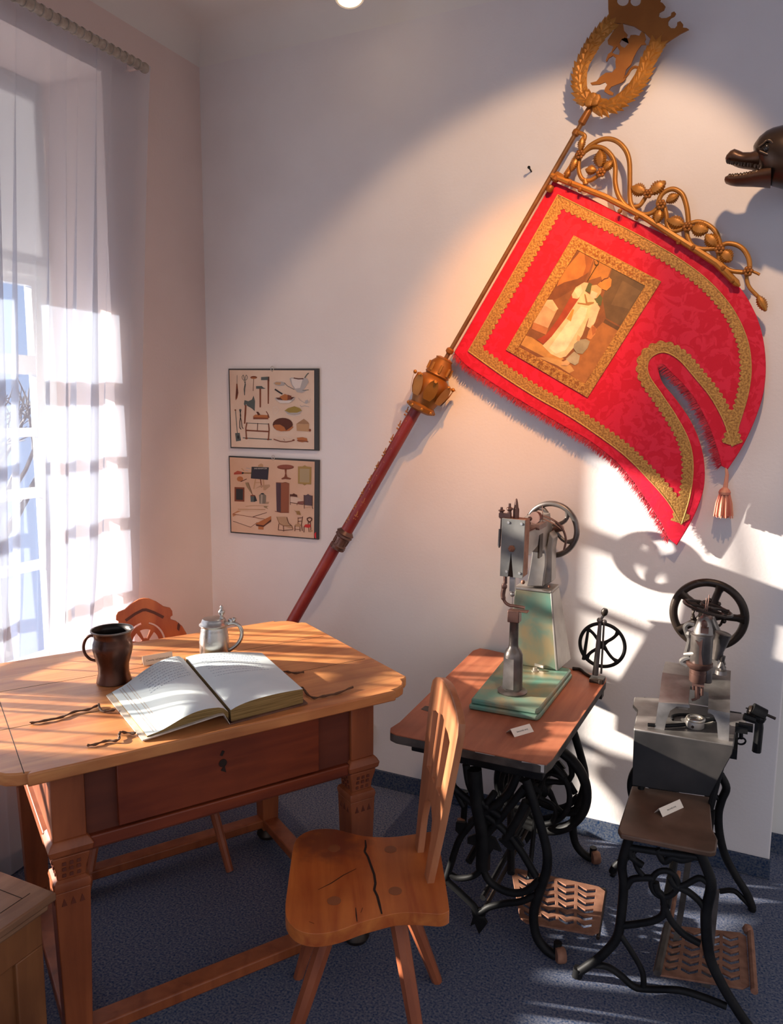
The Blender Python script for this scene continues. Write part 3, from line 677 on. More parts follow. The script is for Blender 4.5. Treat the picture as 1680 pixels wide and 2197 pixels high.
b = MB().bb((cx-.595, cy-.595, .03), (cx-.032, cy-.032, cz-.042)); bd = obj('body', b, M['chest_side'], bt)
for y0, y1, z0, z1 in ((cy-.595, cy-.028, cz-.12, cz-.042), (cy-.595, cy-.028, .0, .10), (cy-.10, cy-.028, .10, cz-.12), (cy-.33, cy-.27, .10, cz-.12), (cy-.595, cy-.53, .10, cz-.12)):
    obj('panel_rail', MB().bb((cx-.034, y0, z0), (cx-.020, y1, z1)), M['chest_side'], bd, bevel=.003)

# ------------------------------------------------------------------ two old school charts on the wall
def chart(name, corners, ox, oy, sheetm, label, art, ring, scale=7.636):
    tl, tr, br, bl = [py_(*c_, YB-.012) for c_ in corners]
    t_ = thing(name, (tl+tr+br+bl)/4, label, 'poster', 'old school wall charts')
    g = lambda a, b_, d=0: py_(ox+a/scale, oy+b_/scale, YB-.0135-d)
    m_ = MB().prism([tl, tr, br, bl], (0, .011, 0)); obj('backing_board', m_, M['board'], t_, smooth=0)
    c_ = (tl+tr+br+bl)/4; ins = [lerp(q_, c_, .045) for q_ in (tl, tr, br, bl)]; ins = [ins[0]-V((.004, 0, -.002)), ins[1]-V((.010, 0, 0)), ins[2]-V((.010, 0, .003)), ins[3]-V((.004, 0, .002))]
    cols = [sheetm]; idx = {}
    m_ = MB(); m_.prism([q_-V((0, .0012, 0)) for q_ in ins], (0, .0012, 0))
    for k_, a_ in enumerate(art):
        kind, pts, col = a_[0], a_[1], a_[2]
        if col not in idx:
            idx[col] = len(cols); cols.append(mat('print_ink', col, .85))
        m_.cur = idx[col]; d = .0004+.00002*k_
        if kind == 'p': m_.add([g(x, y, d) for x, y in pts], [tuple(range(len(pts)))])
        elif kind == 'l':
            w_ = a_[3]/scale*.5
            for i in range(len(pts)-1):
                (x0, y0), (x1, y1) = pts[i], pts[i+1]; l_ = math.hypot(x1-x0, y1-y0) or 1; nx, ny = -(y1-y0)/l_*a_[3]/2, (x1-x0)/l_*a_[3]/2
                m_.add([g(x0+nx, y0+ny, d), g(x1+nx, y1+ny, d), g(x1-nx, y1-ny, d), g(x0-nx, y0-ny, d)], [(0, 1, 2, 3)])
        elif kind == 'e':
            (x, y), (rx, ry) = pts; m_.add([g(x+rx*math.cos(2*PI*i/20), y+ry*math.sin(2*PI*i/20), d) for i in range(20)], [tuple(range(20))])
        elif kind == 't':
            (x, y), s_ = pts; o_ = g(x, y, d); m_.text(a_[3], o_, (g(x+10, y, d)-o_).normalized(), (g(x, y-10, d)-o_).normalized(), s_, .0002)
    m_.cur = 0
    obj('printed_sheet', m_, cols, t_, smooth=0)
    r_ = g(*ring); m_ = MB().tube([r_+V((.008*math.cos(a_), 0, .010*math.sin(a_))) for a_ in [2*PI*i/14 for i in range(14)]], .0016, 6, True); m_.ball(r_-ZU*.010, .004, 8)
    obj('hanging_ring', m_, M['pewter'], t_)
BRN, DBR, GRY, LG, DK, OR_, TAN, WH = (.20, .055, .025), (.10, .03, .018), (.09, .105, .10), (.42, .38, .36), (.03, .03, .032), (.44, .15, .05), (.50, .29, .15), (.70, .62, .56)
tools = [
 ('l', [(258, 190), (256, 330)], GRY, 7), ('p', [(245, 330), (262, 330), (278, 480), (262, 560), (235, 605), (230, 560)], BRN), ('p', [(245, 420), (268, 400), (272, 480), (240, 570)], DBR),
 ('l', [(358, 185), (338, 215), (345, 255), (378, 280), (372, 220), (358, 185)], GRY, 8), ('l', [(408, 185), (428, 215), (420, 255), (388, 280), (392, 220), (408, 185)], GRY, 8), ('l', [(395, 290), (372, 420), (380, 520)], GRY, 12), ('l', [(372, 290), (398, 340), (385, 420), (380, 520)], GRY, 9),
 ('e', [(530, 228), (56, 24)], BRN), ('p', [(480, 230), (580, 232), (545, 252), (515, 250)], OR_), ('l', [(530, 250), (520, 450)], DBR, 8),
 ('p', [(650, 222), (770, 215), (785, 225), (780, 270), (650, 272)], GRY), ('p', [(755, 260), (785, 265), (778, 660), (758, 660)], BRN), ('p', [(765, 215), (785, 215), (786, 290), (765, 280)], DBR),
 ('p', [(568, 370), (660, 368), (690, 395), (728, 405), (700, 415), (568, 412)], GRY), ('p', [(622, 410), (650, 410), (648, 718), (626, 718)], BRN),
 ('p', [(380, 600), (440, 618), (500, 590), (528, 525), (552, 620), (545, 780), (500, 735), (420, 690), (410, 660), (385, 700), (368, 660)], GRY), ('p', [(385, 680), (412, 680), (405, 840), (392, 985), (370, 985)], BRN),
 ('p', [(520, 860), (560, 835), (590, 838), (770, 845), (770, 912), (522, 912)], OR_), ('p', [(570, 790), (605, 790), (640, 840), (600, 850)], DBR), ('p', [(725, 780), (745, 785), (775, 840), (790, 890), (760, 890), (755, 830)], BRN), ('p', [(520, 880), (755, 890), (770, 912), (522, 912)], BRN),
 ('l', [(230, 755), (240, 900), (262, 1140)], GRY, 10), ('e', [(228, 762), (14, 12)], BRN), ('p', [(225, 1140), (300, 1135), (322, 1260), (240, 1275)], GRY), ('e', [(275, 1205), (18, 30)], DK),
 ('e', [(310, 762), (20, 18)], GRY), ('l', [(305, 770), (318, 850), (300, 960), (302, 1055), (325, 1078)], DK, 13), ('l', [(318, 770), (308, 850), (330, 960), (340, 1050), (362, 1064)], DK, 11),
 ('l', [(418, 965), (400, 1060), (410, 1230)], BRN, 20), ('l', [(772, 980), (782, 1080), (770, 1250)], BRN, 20), ('l', [(415, 975), (772, 990)], GRY, 9), ('l', [(595, 975), (588, 1100)], DBR, 11), ('l', [(410, 1095), (780, 1115)], BRN, 22), ('l', [(350, 1217), (825, 1245)], GRY, 14), ('e', [(410, 1225), (22, 16)], BRN), ('e', [(768, 1243), (22, 14)], BRN),
 ('p', [(850, 320), (900, 295), (1000, 298), (1050, 325), (1030, 360), (940, 368), (880, 350)], LG), ('p', [(865, 320), (900, 302), (980, 308), (960, 350), (890, 345)], TAN), ('l', [(1030, 315), (1080, 365), (1190, 425)], GRY, 8),
 ('p', [(1115, 245), (1145, 230), (1400, 240), (1432, 300), (1370, 400), (1330, 440), (1250, 450), (1190, 415), (1140, 320)], LG), ('p', [(1145, 245), (1330, 260), (1290, 400), (1210, 410), (1160, 340)], WH), ('l', [(1185, 237), (1260, 252), (1345, 248)], DBR, 18), ('l', [(1365, 235), (1400, 180), (1430, 155)], GRY, 16), ('p', [(1210, 430), (1330, 435), (1430, 425), (1360, 460), (1320, 480), (1240, 470)], LG), ('l', [(1330, 440), (1430, 430)], GRY, 9),
 ('p', [(870, 565), (1210, 550), (1190, 600), (1130, 640), (960, 640), (900, 600)], LG), ('p', [(885, 560), (1200, 548), (1150, 590), (1050, 605), (930, 590)], DBR), ('p', [(950, 545), (1040, 498), (1090, 520), (1080, 605), (1010, 600)], OR_), ('p', [(1085, 510), (1150, 530), (1130, 590), (1085, 600)], BRN), ('l', [(875, 420), (950, 470), (1000, 500)], DK, 24), ('p', [(900, 600), (1160, 610), (1110, 648), (960, 648)], WH),
 ('l', [(1260, 560), (1290, 600), (1370, 650), (1440, 640), (1460, 575)], LG, 6), ('p', [(1370, 610), (1410, 590), (1430, 620), (1400, 660), (1370, 650)], LG), ('l', [(1290, 680), (1310, 710), (1360, 690), (1440, 712)], LG, 8),
 ('l', [(850, 720), (900, 705), (940, 750), (920, 810), (870, 820), (840, 780), (850, 720)], WH, 4),
 ('p', [(1030, 770), (1325, 770), (1280, 825), (1200, 840), (1090, 830)], LG), ('p', [(1035, 770), (1090, 730), (1195, 700), (1280, 730), (1320, 772), (1240, 805), (1110, 805)], (.33, .23, .055)), ('l', [(1060, 825), (1180, 860), (1300, 840)], WH, 10),
 ('e', [(1005, 1000), (165, 110)], DBR), ('p', [(1160, 1030), (1180, 1040), (1120, 1100), (1040, 1112)], OR_), ('p', [(845, 1020), (880, 1000), (960, 1000), (1030, 1040), (1060, 1100), (980, 1112), (900, 1090)], OR_),
 ('p', [(1230, 985), (1350, 905), (1420, 960), (1440, 990)], (.36, .20, .11)), ('p', [(1228, 988), (1438, 990), (1430, 1115), (1235, 1100)], TAN), ('e', [(1450, 1092), (18, 22)], BRN),
 ('l', [(855, 1238), (960, 1275), (1060, 1285), (1150, 1270), (1190, 1255)], BRN, 15), ('l', [(900, 1190), (1060, 1185), (1180, 1235)], WH, 4), ('l', [(1015, 1230), (1040, 1262)], DBR, 6), ('e', [(1182, 1255), (20, 14)], BRN),
 ('p', [(1235, 1215), (1330, 1205), (1400, 1225), (1410, 1275), (1330, 1290), (1260, 1280)], OR_), ('l', [(1240, 1262), (1340, 1268), (1425, 1283)], BRN, 15)]
chart('school_chart', [(490, 791), (683, 790.5), (683, 967), (494.5, 961.5)], 475, 780, M['sheet'], 'upper of two old wall charts, printed with tools and foods', tools, (833, 80))
furn = [
 ('p', [(205, 345), (265, 305), (350, 330), (350, 360), (205, 368)], (.36, .05, .03)), ('p', [(205, 340), (265, 305), (345, 325), (330, 350)], (.42, .08, .04)), ('p', [(335, 325), (370, 330), (365, 355), (335, 362)], DK), ('l', [(365, 343), (490, 345)], (.28, .15, .06), 22), ('l', [(330, 265), (375, 310)], TAN, 14), ('l', [(400, 260), (470, 275)], LG, 10), ('l', [(390, 295), (440, 310)], LG, 10),
 ('e', [(305, 440), (52, 42)], OR_), ('l', [(315, 485), (415, 440)], DBR, 13),
 ('p', [(600, 215), (650, 185), (685, 205), (685, 245), (600, 240)], TAN), ('p', [(495, 240), (778, 250), (762, 455), (482, 430)], DK), ('p', [(510, 285), (765, 290), (750, 445), (500, 425)], (.035, .03, .045)), ('t', [(642, 279), .0085], WH, 'UND BEINSPITZEN'),
 ('l', [(560, 440), (530, 605)], TAN, 20), ('l', [(685, 450), (700, 625)], TAN, 24), ('l', [(640, 445), (660, 580)], BRN, 16), ('l', [(560, 500), (640, 500)], TAN, 12), ('p', [(545, 605), (640, 545), (790, 530), (800, 560), (715, 630), (690, 570), (620, 575)], (.45, .27, .16)),
 ('p', [(215, 572), (378, 578), (376, 812), (215, 806)], BRN), ('p', [(240, 600), (355, 605), (353, 785), (240, 780)], DK),
 ('p', [(390, 500), (440, 495), (480, 600), (515, 705), (470, 650), (410, 560)], (.30, .20, .11)), ('l', [(440, 500), (510, 700)], DBR, 7), ('p', [(475, 712), (550, 708), (555, 815), (480, 815)], GRY), ('p', [(540, 720), (556, 715), (586, 800), (530, 815)], DK), ('e', [(515, 712), (40, 12)], BRN),
 ('p', [(615, 705), (640, 685), (700, 685), (732, 710), (728, 845), (625, 845)], (.20, .16, .12)), ('p', [(650, 690), (675, 690), (670, 850), (640, 845)], (.40, .32, .25)), ('e', [(672, 682), (28, 12)], DK), ('p', [(725, 815), (785, 815), (770, 850), (720, 850)], (.42, .27, .17)),
 ('l', [(395, 890), (550, 875), (720, 885)], TAN, 8), ('p', [(690, 880), (780, 882), (740, 900), (770, 935), (700, 905)], (.33, .22, .12)), ('l', [(270, 937), (720, 942)], BRN, 7), ('p', [(275, 930), (720, 935), (720, 942), (275, 944)], TAN),
 ('p', [(180, 1010), (270, 960), (330, 965), (190, 1060)], (.50, .22, .10)), ('p', [(330, 965), (745, 985), (815, 1045), (760, 1105), (210, 1010)], (.70, .48, .34)), ('p', [(185, 1060), (300, 1030), (590, 1085), (640, 1140), (500, 1230), (190, 1130)], (.72, .50, .36)), ('l', [(190, 1130), (480, 1230), (590, 1150)], DBR, 7), ('p', [(515, 1055), (745, 985), (745, 995), (520, 1065)], DBR), ('l', [(190, 1012), (510, 1065), (760, 1105), (790, 1075)], BRN, 8),
 ('p', [(560, 1170), (815, 1045), (815, 1130), (690, 1220), (690, 1270), (605, 1265), (605, 1215)], OR_), ('p', [(555, 1180), (690, 1200), (815, 1100), (815, 1135), (690, 1225), (575, 1210)], DBR),
 ('e', [(1050, 245), (138, 40)], BRN), ('e', [(1050, 238), (125, 30)], (.27, .08, .05)), ('p', [(1035, 280), (1070, 280), (1062, 350), (1080, 410), (1145, 430), (1130, 450), (1050, 440), (990, 448), (982, 430), (1030, 405), (1045, 350)], BRN),
 ('p', [(1255, 235), (1330, 235), (1365, 215), (1400, 235), (1475, 245), (1470, 530), (1400, 525), (1362, 548), (1330, 522), (1255, 515)], (.36, .23, .075)), ('p', [(1285, 268), (1445, 275), (1440, 500), (1283, 492)], (.40, .30, .17)),
 ('p', [(895, 500), (975, 505), (970, 985), (905, 975)], (.085, .045, .055)), ('p', [(975, 510), (1050, 492), (1110, 520), (1105, 990), (975, 988)], (.28, .09, .045)), ('l', [(895, 500), (1000, 505), (1050, 495), (1110, 518)], BRN, 10), ('l', [(875, 968), (970, 990), (1105, 992)], BRN, 10),
 ('p', [(1120, 690), (1160, 690), (1185, 675), (1215, 692), (1242, 700), (1240, 735), (1122, 720)], DBR), ('l', [(1128, 700), (1128, 865)], DBR, 9), ('l', [(1240, 720), (1238, 870)], DBR, 8), ('p', [(1130, 735), (1240, 740), (1340, 800), (1340, 850), (1130, 820)], (.66, .48, .37)), ('l', [(1128, 825), (1340, 860)], DBR, 10), ('p', [(1250, 810), (1345, 800), (1345, 860), (1245, 840)], (.22, .08, .06)),
 ('p', [(1348, 705), (1390, 705), (1420, 685), (1450, 708), (1495, 718), (1490, 880), (1350, 865)], (.10, .065, .075)), ('l', [(1355, 700), (1358, 925)], DBR, 10), ('l', [(1490, 715), (1488, 900), (1500, 930)], DBR, 10), ('l', [(1370, 915), (1460, 900)], TAN, 8),
 ('p', [(1185, 945), (1215, 965), (1280, 965), (1290, 1000), (1300, 1030), (1235, 1022), (1230, 990)], (.30, .17, .06)),
 ('p', [(905, 1060), (1060, 1062), (1100, 1180), (1170, 1250), (1100, 1240), (1000, 1200), (945, 1160)], (.46, .28, .16)), ('l', [(905, 1060), (950, 1170), (1020, 1205), (1150, 1205), (1175, 1265)], (.26, .12, .05), 10), ('l', [(940, 1175), (930, 1280)], DBR, 9), ('l', [(1015, 1205), (1018, 1300)], DBR, 9), ('l', [(930, 1275), (1020, 1285), (1170, 1268)], DBR, 9), ('l', [(1070, 1065), (1100, 1165), (1160, 1215)], DBR, 9),
 ('l', [(1255, 1070), (1255, 1180)], (.30, .13, .05), 10), ('l', [(1330, 1055), (1310, 1190), (1325, 1290)], DBR, 11), ('l', [(1255, 1080), (1320, 1075)], DBR, 10), ('l', [(1255, 1135), (1318, 1130)], DBR, 10), ('p', [(1205, 1185), (1260, 1170), (1310, 1195), (1285, 1230), (1210, 1215)], (.46, .27, .14)), ('l', [(1205, 1200), (1202, 1295)], DBR, 9), ('l', [(1285, 1220), (1288, 1300)], DBR, 9), ('l', [(1205, 1260), (1290, 1268)], DBR, 7),
 ('l', [(1445, 1070), (1405, 1085), (1408, 1115), (1440, 1150), (1480, 1115), (1480, 1085), (1445, 1070)], DBR, 17), ('l', [(1425, 1140), (1420, 1190)], DBR, 12), ('l', [(1455, 1145), (1465, 1250), (1460, 1310)], DBR, 11), ('p', [(1355, 1205), (1380, 1182), (1460, 1185), (1462, 1225), (1430, 1242), (1360, 1228)], (.52, .035, .03)), ('l', [(1355, 1215), (1352, 1315)], DBR, 10), ('l', [(1430, 1240), (1435, 1310)], DBR, 9), ('e', [(1475, 1290), (22, 14)], TAN),
 ('p', [(1520, 1340), (1552, 1305), (1552, 1420), (1528, 1395)], (.62, .03, .04))]
chart('school_chart', [(490.5, 978), (684, 987), (682.5, 1158), (494.5, 1143)], 475, 970, M['sheet2'], 'lower of two old wall charts, printed with furniture and a blackboard', furn, (848, 85))

# ------------------------------------------------------------------ processional banner leaning on the wall
YP, YCL = 2.848, 2.866
bn = thing('guild_banner', py_(625, 1335, 2.70)*1.0, 'red silk guild banner with gold lace and painted saint, on a leaning red pole', 'banner')
P = lambda x, y: py_(x, y, 2.70+.142*max(0, min(1, (1338-y)/556))+.006*max(0, (782-y)/540))     # the pole leans back onto the wall
pa, pb = P(625, 1338), P(928, 808)
pdir = (pb-pa).normalized()
foot = pa-pdir*((pa.z-.02)/pdir.z)
pmid = P(733, 1158)
pw = .0255
b = MB().lathe([(pw, 0), (pw, (pmid-foot).length-.03)], foot, pdir, 20); b.lathe([(pw, 0), (pw*.9, (P(897, 862)-pmid).length-.02)], pmid+pdir*.03, pdir, 20)
pole = obj('pole', b, M['red_pole'], bn, smooth=60)
b = MB().lathe([(pw*1.0, -.045), (pw*1.25, -.042), (pw*1.2, -.032), (pw*1.3, -.026), (pw*1.12, -.018), (pw*1.22, .012), (pw*1.45, .018), (pw*1.35, .026), (pw*1.5, .032), (pw*1.2, .040), (pw*1.0, .046)], pmid, pdir, 24)
sd_ = pdir.cross(V((0, 1, 0))).normalized()
for k in range(12):
    a_ = 2*PI*k/12; rr = V((0, 1, 0))*math.cos(a_)+sd_*math.sin(a_)
    b.box(pmid-pdir*.003+rr*pw*1.2, (.003, .026, .004), rr.cross(pdir), pdir, rr); b.ball(pmid-pdir*.037+rr*pw*1.22, .0035, 6)
obj('pole_collar', b, M['copperish'], pole)
b = MB(); random.seed(5)                                             # gilt sprigs along the painted pole
for k in range(17):
    c0 = lerp(pmid+pdir*.08, P(890, 872), (k+.4)/17.5)
    a_ = (-1)**k*.55; rr = V((0, -1, 0))*math.cos(a_)+sd_*math.sin(a_); tt = rr.cross(pdir)
    for j in range(5):
        w_ = 2*PI*j/5; q_ = c0+rr*pw*.97+pdir*(.012*math.cos(w_))+tt*(.006*math.sin(w_)); b.ball(q_-rr*.0015, .0036, 6)
    b.tube([c0+rr*pw*.96, c0+rr*pw*.97+pdir*.025+tt*.004], .0022, 5)
o = obj('gilt_sprigs', b, M['pole_gold'], pole); 
# gilded socket with lotus leaves
sk0 = P(905, 872); sdir = (P(952, 775)-sk0).normalized()
k = size(1, sk0)
b = MB().lathe([(20*k, -12*k), (30*k, -8*k), (31*k, 0), (26*k, 5*k), (29*k, 14*k), (36*k, 30*k), (40*k, 44*k), (37*k, 58*k), (29*k, 66*k), (24*k, 70*k), (27*k, 74*k), (23*k, 84*k), (25*k, 96*k), (18*k, 106*k), (19*k, 110*k), (12*k, 113*k)], sk0, sdir, 28)
sk = obj('socket', b, M['brass_dark'], bn, smooth=50)
b = MB(); sx_ = sdir.cross(V((0, 1, 0))).normalized(); sy_ = sx_.cross(sdir)
for j in range(8):
    a_ = 2*PI*j/8+.35; rr = sx_*math.cos(a_)+sy_*math.sin(a_); tt = rr.cross(sdir)
    b.grid([[sk0+sdir*(h*k)+rr*(r_*k)+tt*(w_*k*s_) for s_ in (-1, -.4, 0, .4, 1)] for h, r_, w_ in ((18, 36, 8), (30, 40, 13), (44, 44, 13), (56, 46, 9), (62, 50, 4), (58, 53, 2))])
    b.ball(sk0+sdir*60*k+rr*45*k, 4.5*k, 8); b.ball(sk0-sdir*4*k+rr*30*k, 4*k, 6)
    b.tube([sk0+sdir*78*k+rr*25*k, sk0+sdir*96*k+rr*25*k], 3*k, 6)
obj('acanthus_leaves', b, M['brass'], sk, smooth=60)
r0, r1 = P(949, 782), P(1262, 240)
rd = (r1-r0).normalized()
b = MB().tube([r0, r1], .0085, 12)
rod = obj('upper_rod', b, M['rod'], bn)
for x, y, s_ in ((965, 753, 1.8), (1192, 383, 1.7), (1180, 405, 1.5), (1236, 285, 1.6)):
    c0 = P(x, y); obj('rod_ring', MB().lathe([(.0085*1.05, -.012), (.0085*s_, -.006), (.0085*s_, .006), (.0085*1.05, .012)], c0, rd, 14), M['brass_dark'], rod)
b = MB(); b.lathe([(.009, -.03), (.014, -.024), (.011, .05), (.008, .06)], P(1256, 250), rd, 14)
obj('finial_socket', b, M['brass_dark'], rod)
# crest: wreath, crown and rampant lion, cut from sheet metal
YR = YP-.012
F3 = lambda x, y, d=0: py_(1120+x/3, y/3, YR-d)
crest = None
b = MB(); random.seed(2)
def leafchain(pts, n, ln, wd):
    pp = spl([F3(x, y) for x, y in pts], 10); cum = [0]
    for i in range(1, len(pp)): cum.append(cum[-1]+(pp[i]-pp[i-1]).length)
    b.tube(pp, .0055, 6)
    for k_ in range(n):
        s_ = cum[-1]*k_/n; i = max(j for j in range(len(cum)) if cum[j] <= s_+1e-9); i = min(i, len(pp)-2)
        p0 = pp[i]; t_ = (pp[i+1]-pp[i]).normalized(); nn = V((-t_.z, 0, t_.x))
        for sg in (-1, 0, 1):
            d_ = (t_+nn*sg*.70).normalized(); w_ = V((-d_.z, 0, d_.x)); o0 = p0+V((0, -.005-.003*(k_ % 2), 0))
            b.add([o0, o0+d_*ln*.45+w_*wd, o0+d_*ln+V((0, .004, 0)), o0+d_*ln*.45-w_*wd, o0+d_*ln*.5+V((0, -.006, 0))], [(0, 1, 4), (1, 2, 4), (2, 3, 4), (3, 0, 4), (0, 3, 2, 1)])
leafchain([(440, 668), (395, 620), (375, 540), (380, 460), (405, 390), (445, 310), (500, 230), (565, 158)], 17, .052, .012)
leafchain([(455, 672), (520, 690), (590, 675), (660, 630), (720, 570), (770, 495), (805, 415), (838, 350), (868, 290)], 18, .052, .012)
for x, y in ((440, 640), (470, 655), (430, 660), (455, 625), (480, 635)): b.ball(F3(x, y, .012), .016, 8, (1, .5, 1))
crest = obj('laurel_wreath', b, M['brass'], bn, smooth=30)
O3 = F3(0, 0)
crown = [(555, -30), (556, 60), (562, 120), (548, 150), (590, 150), (650, 152), (720, 170), (790, 212), (845, 268), (862, 296), (905, 298), (960, 258), (1020, 220), (1075, 192), (1060, 182), (1036, 180), (1038, 160), (1020, 138), (1000, 146), (998, 168), (985, 184), (960, 184), (942, 166), (942, 140), (958, 118), (982, 106), (992, 90), (980, 76), (962, 84), (958, 104), (930, 118), (900, 120), (880, 108), (886, 82), (915, 66), (924, 44), (906, 22), (890, 14), (896, -10), (905, -40), (880, -60), (850, -40), (835, -70), (800, -90), (765, -130), (735, -90), (700, -105), (690, -125), (665, -95), (640, -75), (600, -60)]
hole1 = [(650+38*math.cos(a_), 5+36*math.sin(a_)) for a_ in [2*PI*i/16 for i in range(16)]]; hole2 = [(732+34*math.cos(a_), 8+34*math.sin(a_)) for a_ in [2*PI*i/16 for i in range(16)]]
def cut(name, loops, thick, mt, par, d=0, bev=.001):
    return obj(name, MB().plate([[(F3(x, y).x, F3(x, y).z) for x, y in lp_] for lp_ in loops], V((0, O3.y-d, 0)), V((1, 0, 0)), V((0, 0, 1)), thick, bev), mt, par)
cut('crown', [crown, hole1, hole2], .006, M['brass_dark'], bn, 0, 0)
lion = [(650, 152), (658, 200), (680, 225), (672, 242), (655, 245), (690, 250), (700, 228), (730, 226), (755, 232), (770, 205), (790, 215), (798, 250), (790, 270), (800, 288), (770, 290), (740, 330), (720, 370), (700, 420), (670, 450), (660, 490), (668, 510), (650, 530), (610, 545), (575, 560), (560, 580), (590, 600), (585, 615), (560, 610), (530, 590), (535, 570), (550, 545), (535, 530), (500, 545), (450, 548), (440, 535), (480, 525), (505, 495), (540, 470), (580, 468), (605, 440), (602, 400), (606, 375), (585, 360), (560, 375), (545, 400), (540, 390), (555, 350), (575, 335), (590, 300), (555, 285), (552, 262), (590, 200), (615, 160)]
lhole = [(612, 300), (630, 330), (625, 355), (600, 352), (580, 340)]
lhole2 = [(640, 255), (675, 240), (688, 280), (660, 310), (640, 300), (628, 280)]
li = cut('rampant_lion', [lion, lhole, lhole2], .006, M['brass_dark'], bn, 0, 0)
obj('lion_tail', MB().tube(spl([F3(x, y) for x, y in ((655, 505), (680, 480), (700, 448), (725, 432), (745, 436))], 5), .0045, 6), M['brass_dark'], li)
# scrollwork arm over the cloth
YA = YP-.004
ZA = lambda x, y, d=0: py_(1180+x/3.5, 270+y/3.5, YA-d)
b = MB().tube([ZA(10, 372), ZA(420, 535)], .0105, 8); b.tube([ZA(420, 535), ZA(700, 680), ZA(1000, 870), ZA(1250, 1030), ZA(1400, 1180), ZA(1425, 1205)], [.0105, .0105, .011, .012, .0115, .004], 8)
b.prism([ZA(30, 360), ZA(55, 340), ZA(110, 370), ZA(170, 410), ZA(160, 440), ZA(20, 395)], (0, .006, 0))
arm = obj('cross_arm', b, M['brass'], bn)
for x, y in ((150, 430), (225, 480), (525, 640), (650, 690), (965, 875), (1075, 915), (1370, 1165), (1300, 1070)): obj('rivet', MB().ball(ZA(x, y, .008), .0085, 8), M['brass_dark'], arm)
scr = [([(240, 220), (300, 150), (400, 100), (490, 110), (560, 170), (595, 260), (600, 400), (600, 520), (610, 590), (640, 640)], .0095),
       ([(250, 200), (320, 160), (400, 170), (465, 230), (490, 310), (490, 420), (510, 510), (550, 580), (600, 620)], .0095),
       ([(222, 250), (215, 300), (222, 360), (250, 405), (300, 410), (345, 385), (375, 360)], .0085), ([(262, 405), (270, 440)], .011),
       ([(620, 610), (670, 600), (700, 565), (715, 540)], .0085), ([(640, 640), (700, 665), (760, 655), (800, 625), (830, 590)], .009),
       ([(810, 590), (830, 530), (870, 490), (930, 475), (990, 510), (1020, 580), (1035, 660), (1040, 730)], .0095), ([(860, 610), (875, 680), (880, 740), (905, 785), (960, 785), (1010, 765)], .009),
       ([(1050, 735), (1110, 720), (1180, 740), (1240, 790), (1270, 860), (1280, 910)], .009), ([(1025, 770), (1035, 840), (1070, 900), (1140, 925), (1210, 922), (1270, 920)], .009),
       ([(1270, 915), (1320, 885), (1390, 890), (1450, 925), (1490, 990), (1500, 1060), (1490, 1090)], .009), ([(1272, 930), (1268, 980), (1290, 1040), (1350, 1085), (1430, 1098), (1480, 1098)], .0085),
       ([(1480, 1100), (1478, 1160), (1500, 1215), (1545, 1265), (1580, 1300)], .007), ([(1500, 1085), (1550, 1105), (1575, 1118)], .005), ([(215, 50), (262, 75), (248, 130), (235, 180)], .008)]
for pts, r_ in scr: obj('scroll', MB().tube(spl([ZA(x, y) for x, y in pts], 6), r_*.88, 8), M['brass'], bn, smooth=60)
def leaf(c, ang, ln, wd):
    m_ = MB(); c0 = ZA(c[0], c[1], .008); d_ = V((math.cos(ang), 0, math.sin(ang))); w_ = V((-d_.z, 0, d_.x)); n_ = 17
    rows_ = []
    for i in range(n_):
        t_ = i/(n_-1); hw = wd*math.sin(PI*min(1, t_*.93+.04))**.8*(1+.30*(i % 2)); m0 = c0+d_*ln*t_+V((0, -.006*math.sin(PI*t_), 0))
        rows_.append([m0+w_*hw+V((0, .007, 0)), m0+w_*hw*.5-V((0, .001, 0)), m0-V((0, .003, 0)), m0-w_*hw*.5-V((0, .001, 0)), m0-w_*hw+V((0, .007, 0))])
    m_.grid(rows_); o_ = obj('leaf', m_, M['brass'], bn, smooth=25); s_ = o_.modifiers.new('thick', 'SOLIDIFY'); s_.thickness = .002
    return o_
for c, a_, l_, w_ in (((378, 310), 95, .058, .020), ((350, 335), 168, .040, .015), ((395, 335), 40, .045, .015), ((720, 500), 155, .055, .019), ((745, 510), 35, .062, .019), ((870, 570), 25, .045, .015), ((825, 620), -100, .050, .017), ((1010, 745), 158, .062, .019), ((1060, 765), -15, .056, .021), ((1255, 905), 132, .056, .019), ((1285, 935), -48, .050, .020), ((225, 190), 80, .05, .012), ((205, 235), -115, .05, .012), ((150, 330), -120, .03, .010), ((1560, 1270), -62, .06, .013)):
    leaf(c, math.radians(a_), l_, w_)
for x, y in ((383, 350), (735, 510), (835, 590), (1032, 758), (1272, 925), (1487, 1092), (222, 215)):
    m_ = MB(); c0 = ZA(x, y, .014)
    for j in range(6): m_.ball(c0+V((.010*math.cos(j*PI/3), 0, .010*math.sin(j*PI/3))), .0075, 7, (1, .6, 1))
    m_.ball(c0-V((0, .004, 0)), .006, 7); obj('blossom', m_, M['brass_dark'], bn, smooth=60)
b = MB().prism([ZA(100, 360), ZA(140, 300), ZA(165, 250), ZA(190, 215), ZA(215, 235), ZA(180, 290), ZA(150, 340), ZA(130, 375)], (0, .005, 0)); obj('bracket', b, M['brass'], bn)
